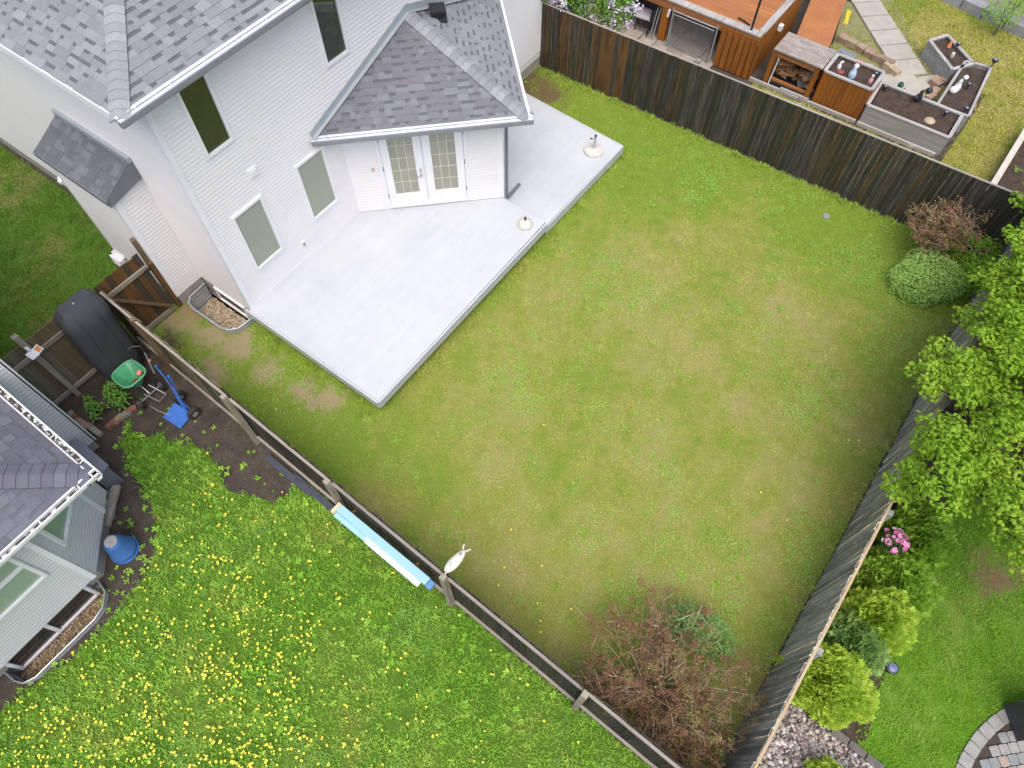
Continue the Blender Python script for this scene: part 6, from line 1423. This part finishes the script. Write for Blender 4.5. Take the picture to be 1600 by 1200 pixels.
# front lawn, right lawn, upper lawn
scatter('front_lawn_grass', pnts([(-10.85, 2.85), (-10.85, -3), (-24, -3), (-24, 3.5), (-12.8, 3.5), (-12.8, 2.9)], 120, (), None, 221, 5, .8, 1.5), sh(m_sideb, 16, .04, .09, .008, 5, .8))
scatter('right_lawn_grass', pnts(RIGHTR, 170, [[(pcx+math.cos(a/12*math.pi)*PR, pcy+math.sin(a/12*math.pi)*PR) for a in range(24)]], lambda x, y: .15 if any(math.hypot(x-a_, y-b_) < .38+.3*(pnoise(x, y, 5)-.5) for a_, b_ in ((4.72, 7.3), (5.3, 7.75))) else 1, 222, 5, .7, 1.4), sh(m_rightb, 16, .035, .085, .0075, 5, .8))
PLH = [[(-2.85, 16.55), (.5, 16.55), (.5, 17.65), (-2.85, 17.5)], [(-1.25, 19.97), (-.3, 19.1), (.05, 19.72), (-.9, 20.5)], [(-.2, 17.5), (.6, 17.5), (.45, 19.9), (-.2, 19.7)], [(1.7, 14), (5, 14), (5, 18.5), (1.8, 18.5)], [(-5.5, 16.5), (-2.8, 16.5), (-2.8, 22), (-5.5, 22)]]
scatter('upper_lawn_grass', pnts(TOPZ, 110, PLH, None, 223, 5, .8, 1.5), sh(m_topb, 16, .035, .09, .009, 5, .8))
GRV = [(-3.2, 21.4), (-1.2, 19.6), (-.1, 19.6), (-.1, 17.6), (-4.2, 17.4), (-4.2, 21)]
scatter('gravel_weeds', pnts(GRV, 70, PLH[:3], lambda x, y: .3+.7*(pnoise(x, y, 2.5, 3) > .5), 224, 5, .5, 1.0), sh(m_topb, 12, .04, .08, .010, 5, .9))
scatter('bed_sprouts', [(x, y, .17, a, s, v) for x, y, _, a, s, v in pnts([(1.9, 14.8), (3.5, 14.8), (3.5, 18.2), (2, 18.2)], 2.5, (), None, 225, 5, .8, 1.8)], [rosette(m_weedleaf, 10, .11, .02, 380+i, .8) for i in range(5)])
# dandelions: each of the nearest ones is its own flower
fl0 = MB(); rr = random.Random(71)
fl0.lathe((0, 0, .115), [(.006, -.016), (.014, -.006), (.021, .002), (.019, .007), (.008, .011)], 9)
fl0.tube([(0, 0, 0), (.004, .002, .05), (0, 0, .102)], .0022, 4, m=1); dand_me = fl0.mesh('dandelion', [m_yellow, m_stem])
hot = [(-3.4, -4.3, 1.9, .8), (-4.9, -4.0, 1.5, .8), (-3.7, -2.6, 1.4, .62), (-2.4, -3.2, 1.3, .5), (-5.6, -2.6, 1.1, .40), (-4.6, -1.3, 1.4, .48), (-5.9, -.6, 1.2, .25), (-2.9, -1.4, 1.4, .28), (-1.0, -.6, 1.2, .07), (-1.5, -3.0, 1.2, .20)]
def ddens(x, y): return max(k*math.exp(-((x-a)**2+(y-b)**2)/(s*s)) for a, b, s, k in hot)*(.25+1.2*max(0, pnoise(x, y, 1.6, 21)-.25))+.008
dp = pnts(WEEDYR, 300, (), lambda x, y: ddens(x, y)*1.15, 231, 1, .4, 1.15)
extra = []
for p in dp:
    if rr.random() < .3: extra.append((p[0]+rr.gauss(0, .035), p[1]+rr.gauss(0, .035), 0, rr.uniform(0, 6), rr.uniform(.5, 1.0), 0))
dp += extra; dp = [p for p in dp if inview(p, 0)]
dp.sort(key=lambda p: math.dist((p[0], p[1], 0), (0, 0, CAMH)))
for p in dp[:290]:
    o = bpy.data.objects.new('dandelion', dand_me); C.objects.link(o); o.location = (p[0], p[1], 0); o.rotation_euler = (rr.uniform(-.2, .2), rr.uniform(-.2, .2), p[3]); o.scale = (p[4],)*3
    o['label'] = 'yellow dandelion flower in the weedy lawn below the fence'; o['category'] = 'dandelion'; o['group'] = 'dandelions in the weedy lawn'
scatter('dandelions', dp[290:], [dand_me])
for x, y in ((-7.3, 2.35), (-2.0, 2.5), (-1.5, 2.9), (-1.9, 2.2), (-1.2, 2.35), (-.7, 2.6), (-1.0, 2.15), (-3.0, 5.1), (-2.3, 3.1), (-.9, 2.0), (.9, 6.3), (1.5, 6.1), (1.9, 8.3), (1.75, 8.2)):
    o = bpy.data.objects.new('dandelion', dand_me); C.objects.link(o); o.location = (x, y, -.03); o.scale = (.9,)*3
    o['label'] = 'lone yellow dandelion flower in the mown lawn beside the deck'; o['category'] = 'dandelion'; o['group'] = 'dandelions in the mown lawn'
# fallen twig on the soil, faint debris
mb = MB(); mb.tube([(-9.35, .98, .02), (-9.1, 1.0, .05), (-8.85, 1.08, .03)], .006, 5); single(mb, 'stick', m_twig, 'thin pale stick lying on the dark soil by the green spreader', 'stick', (-9.1, 1.0, 0))
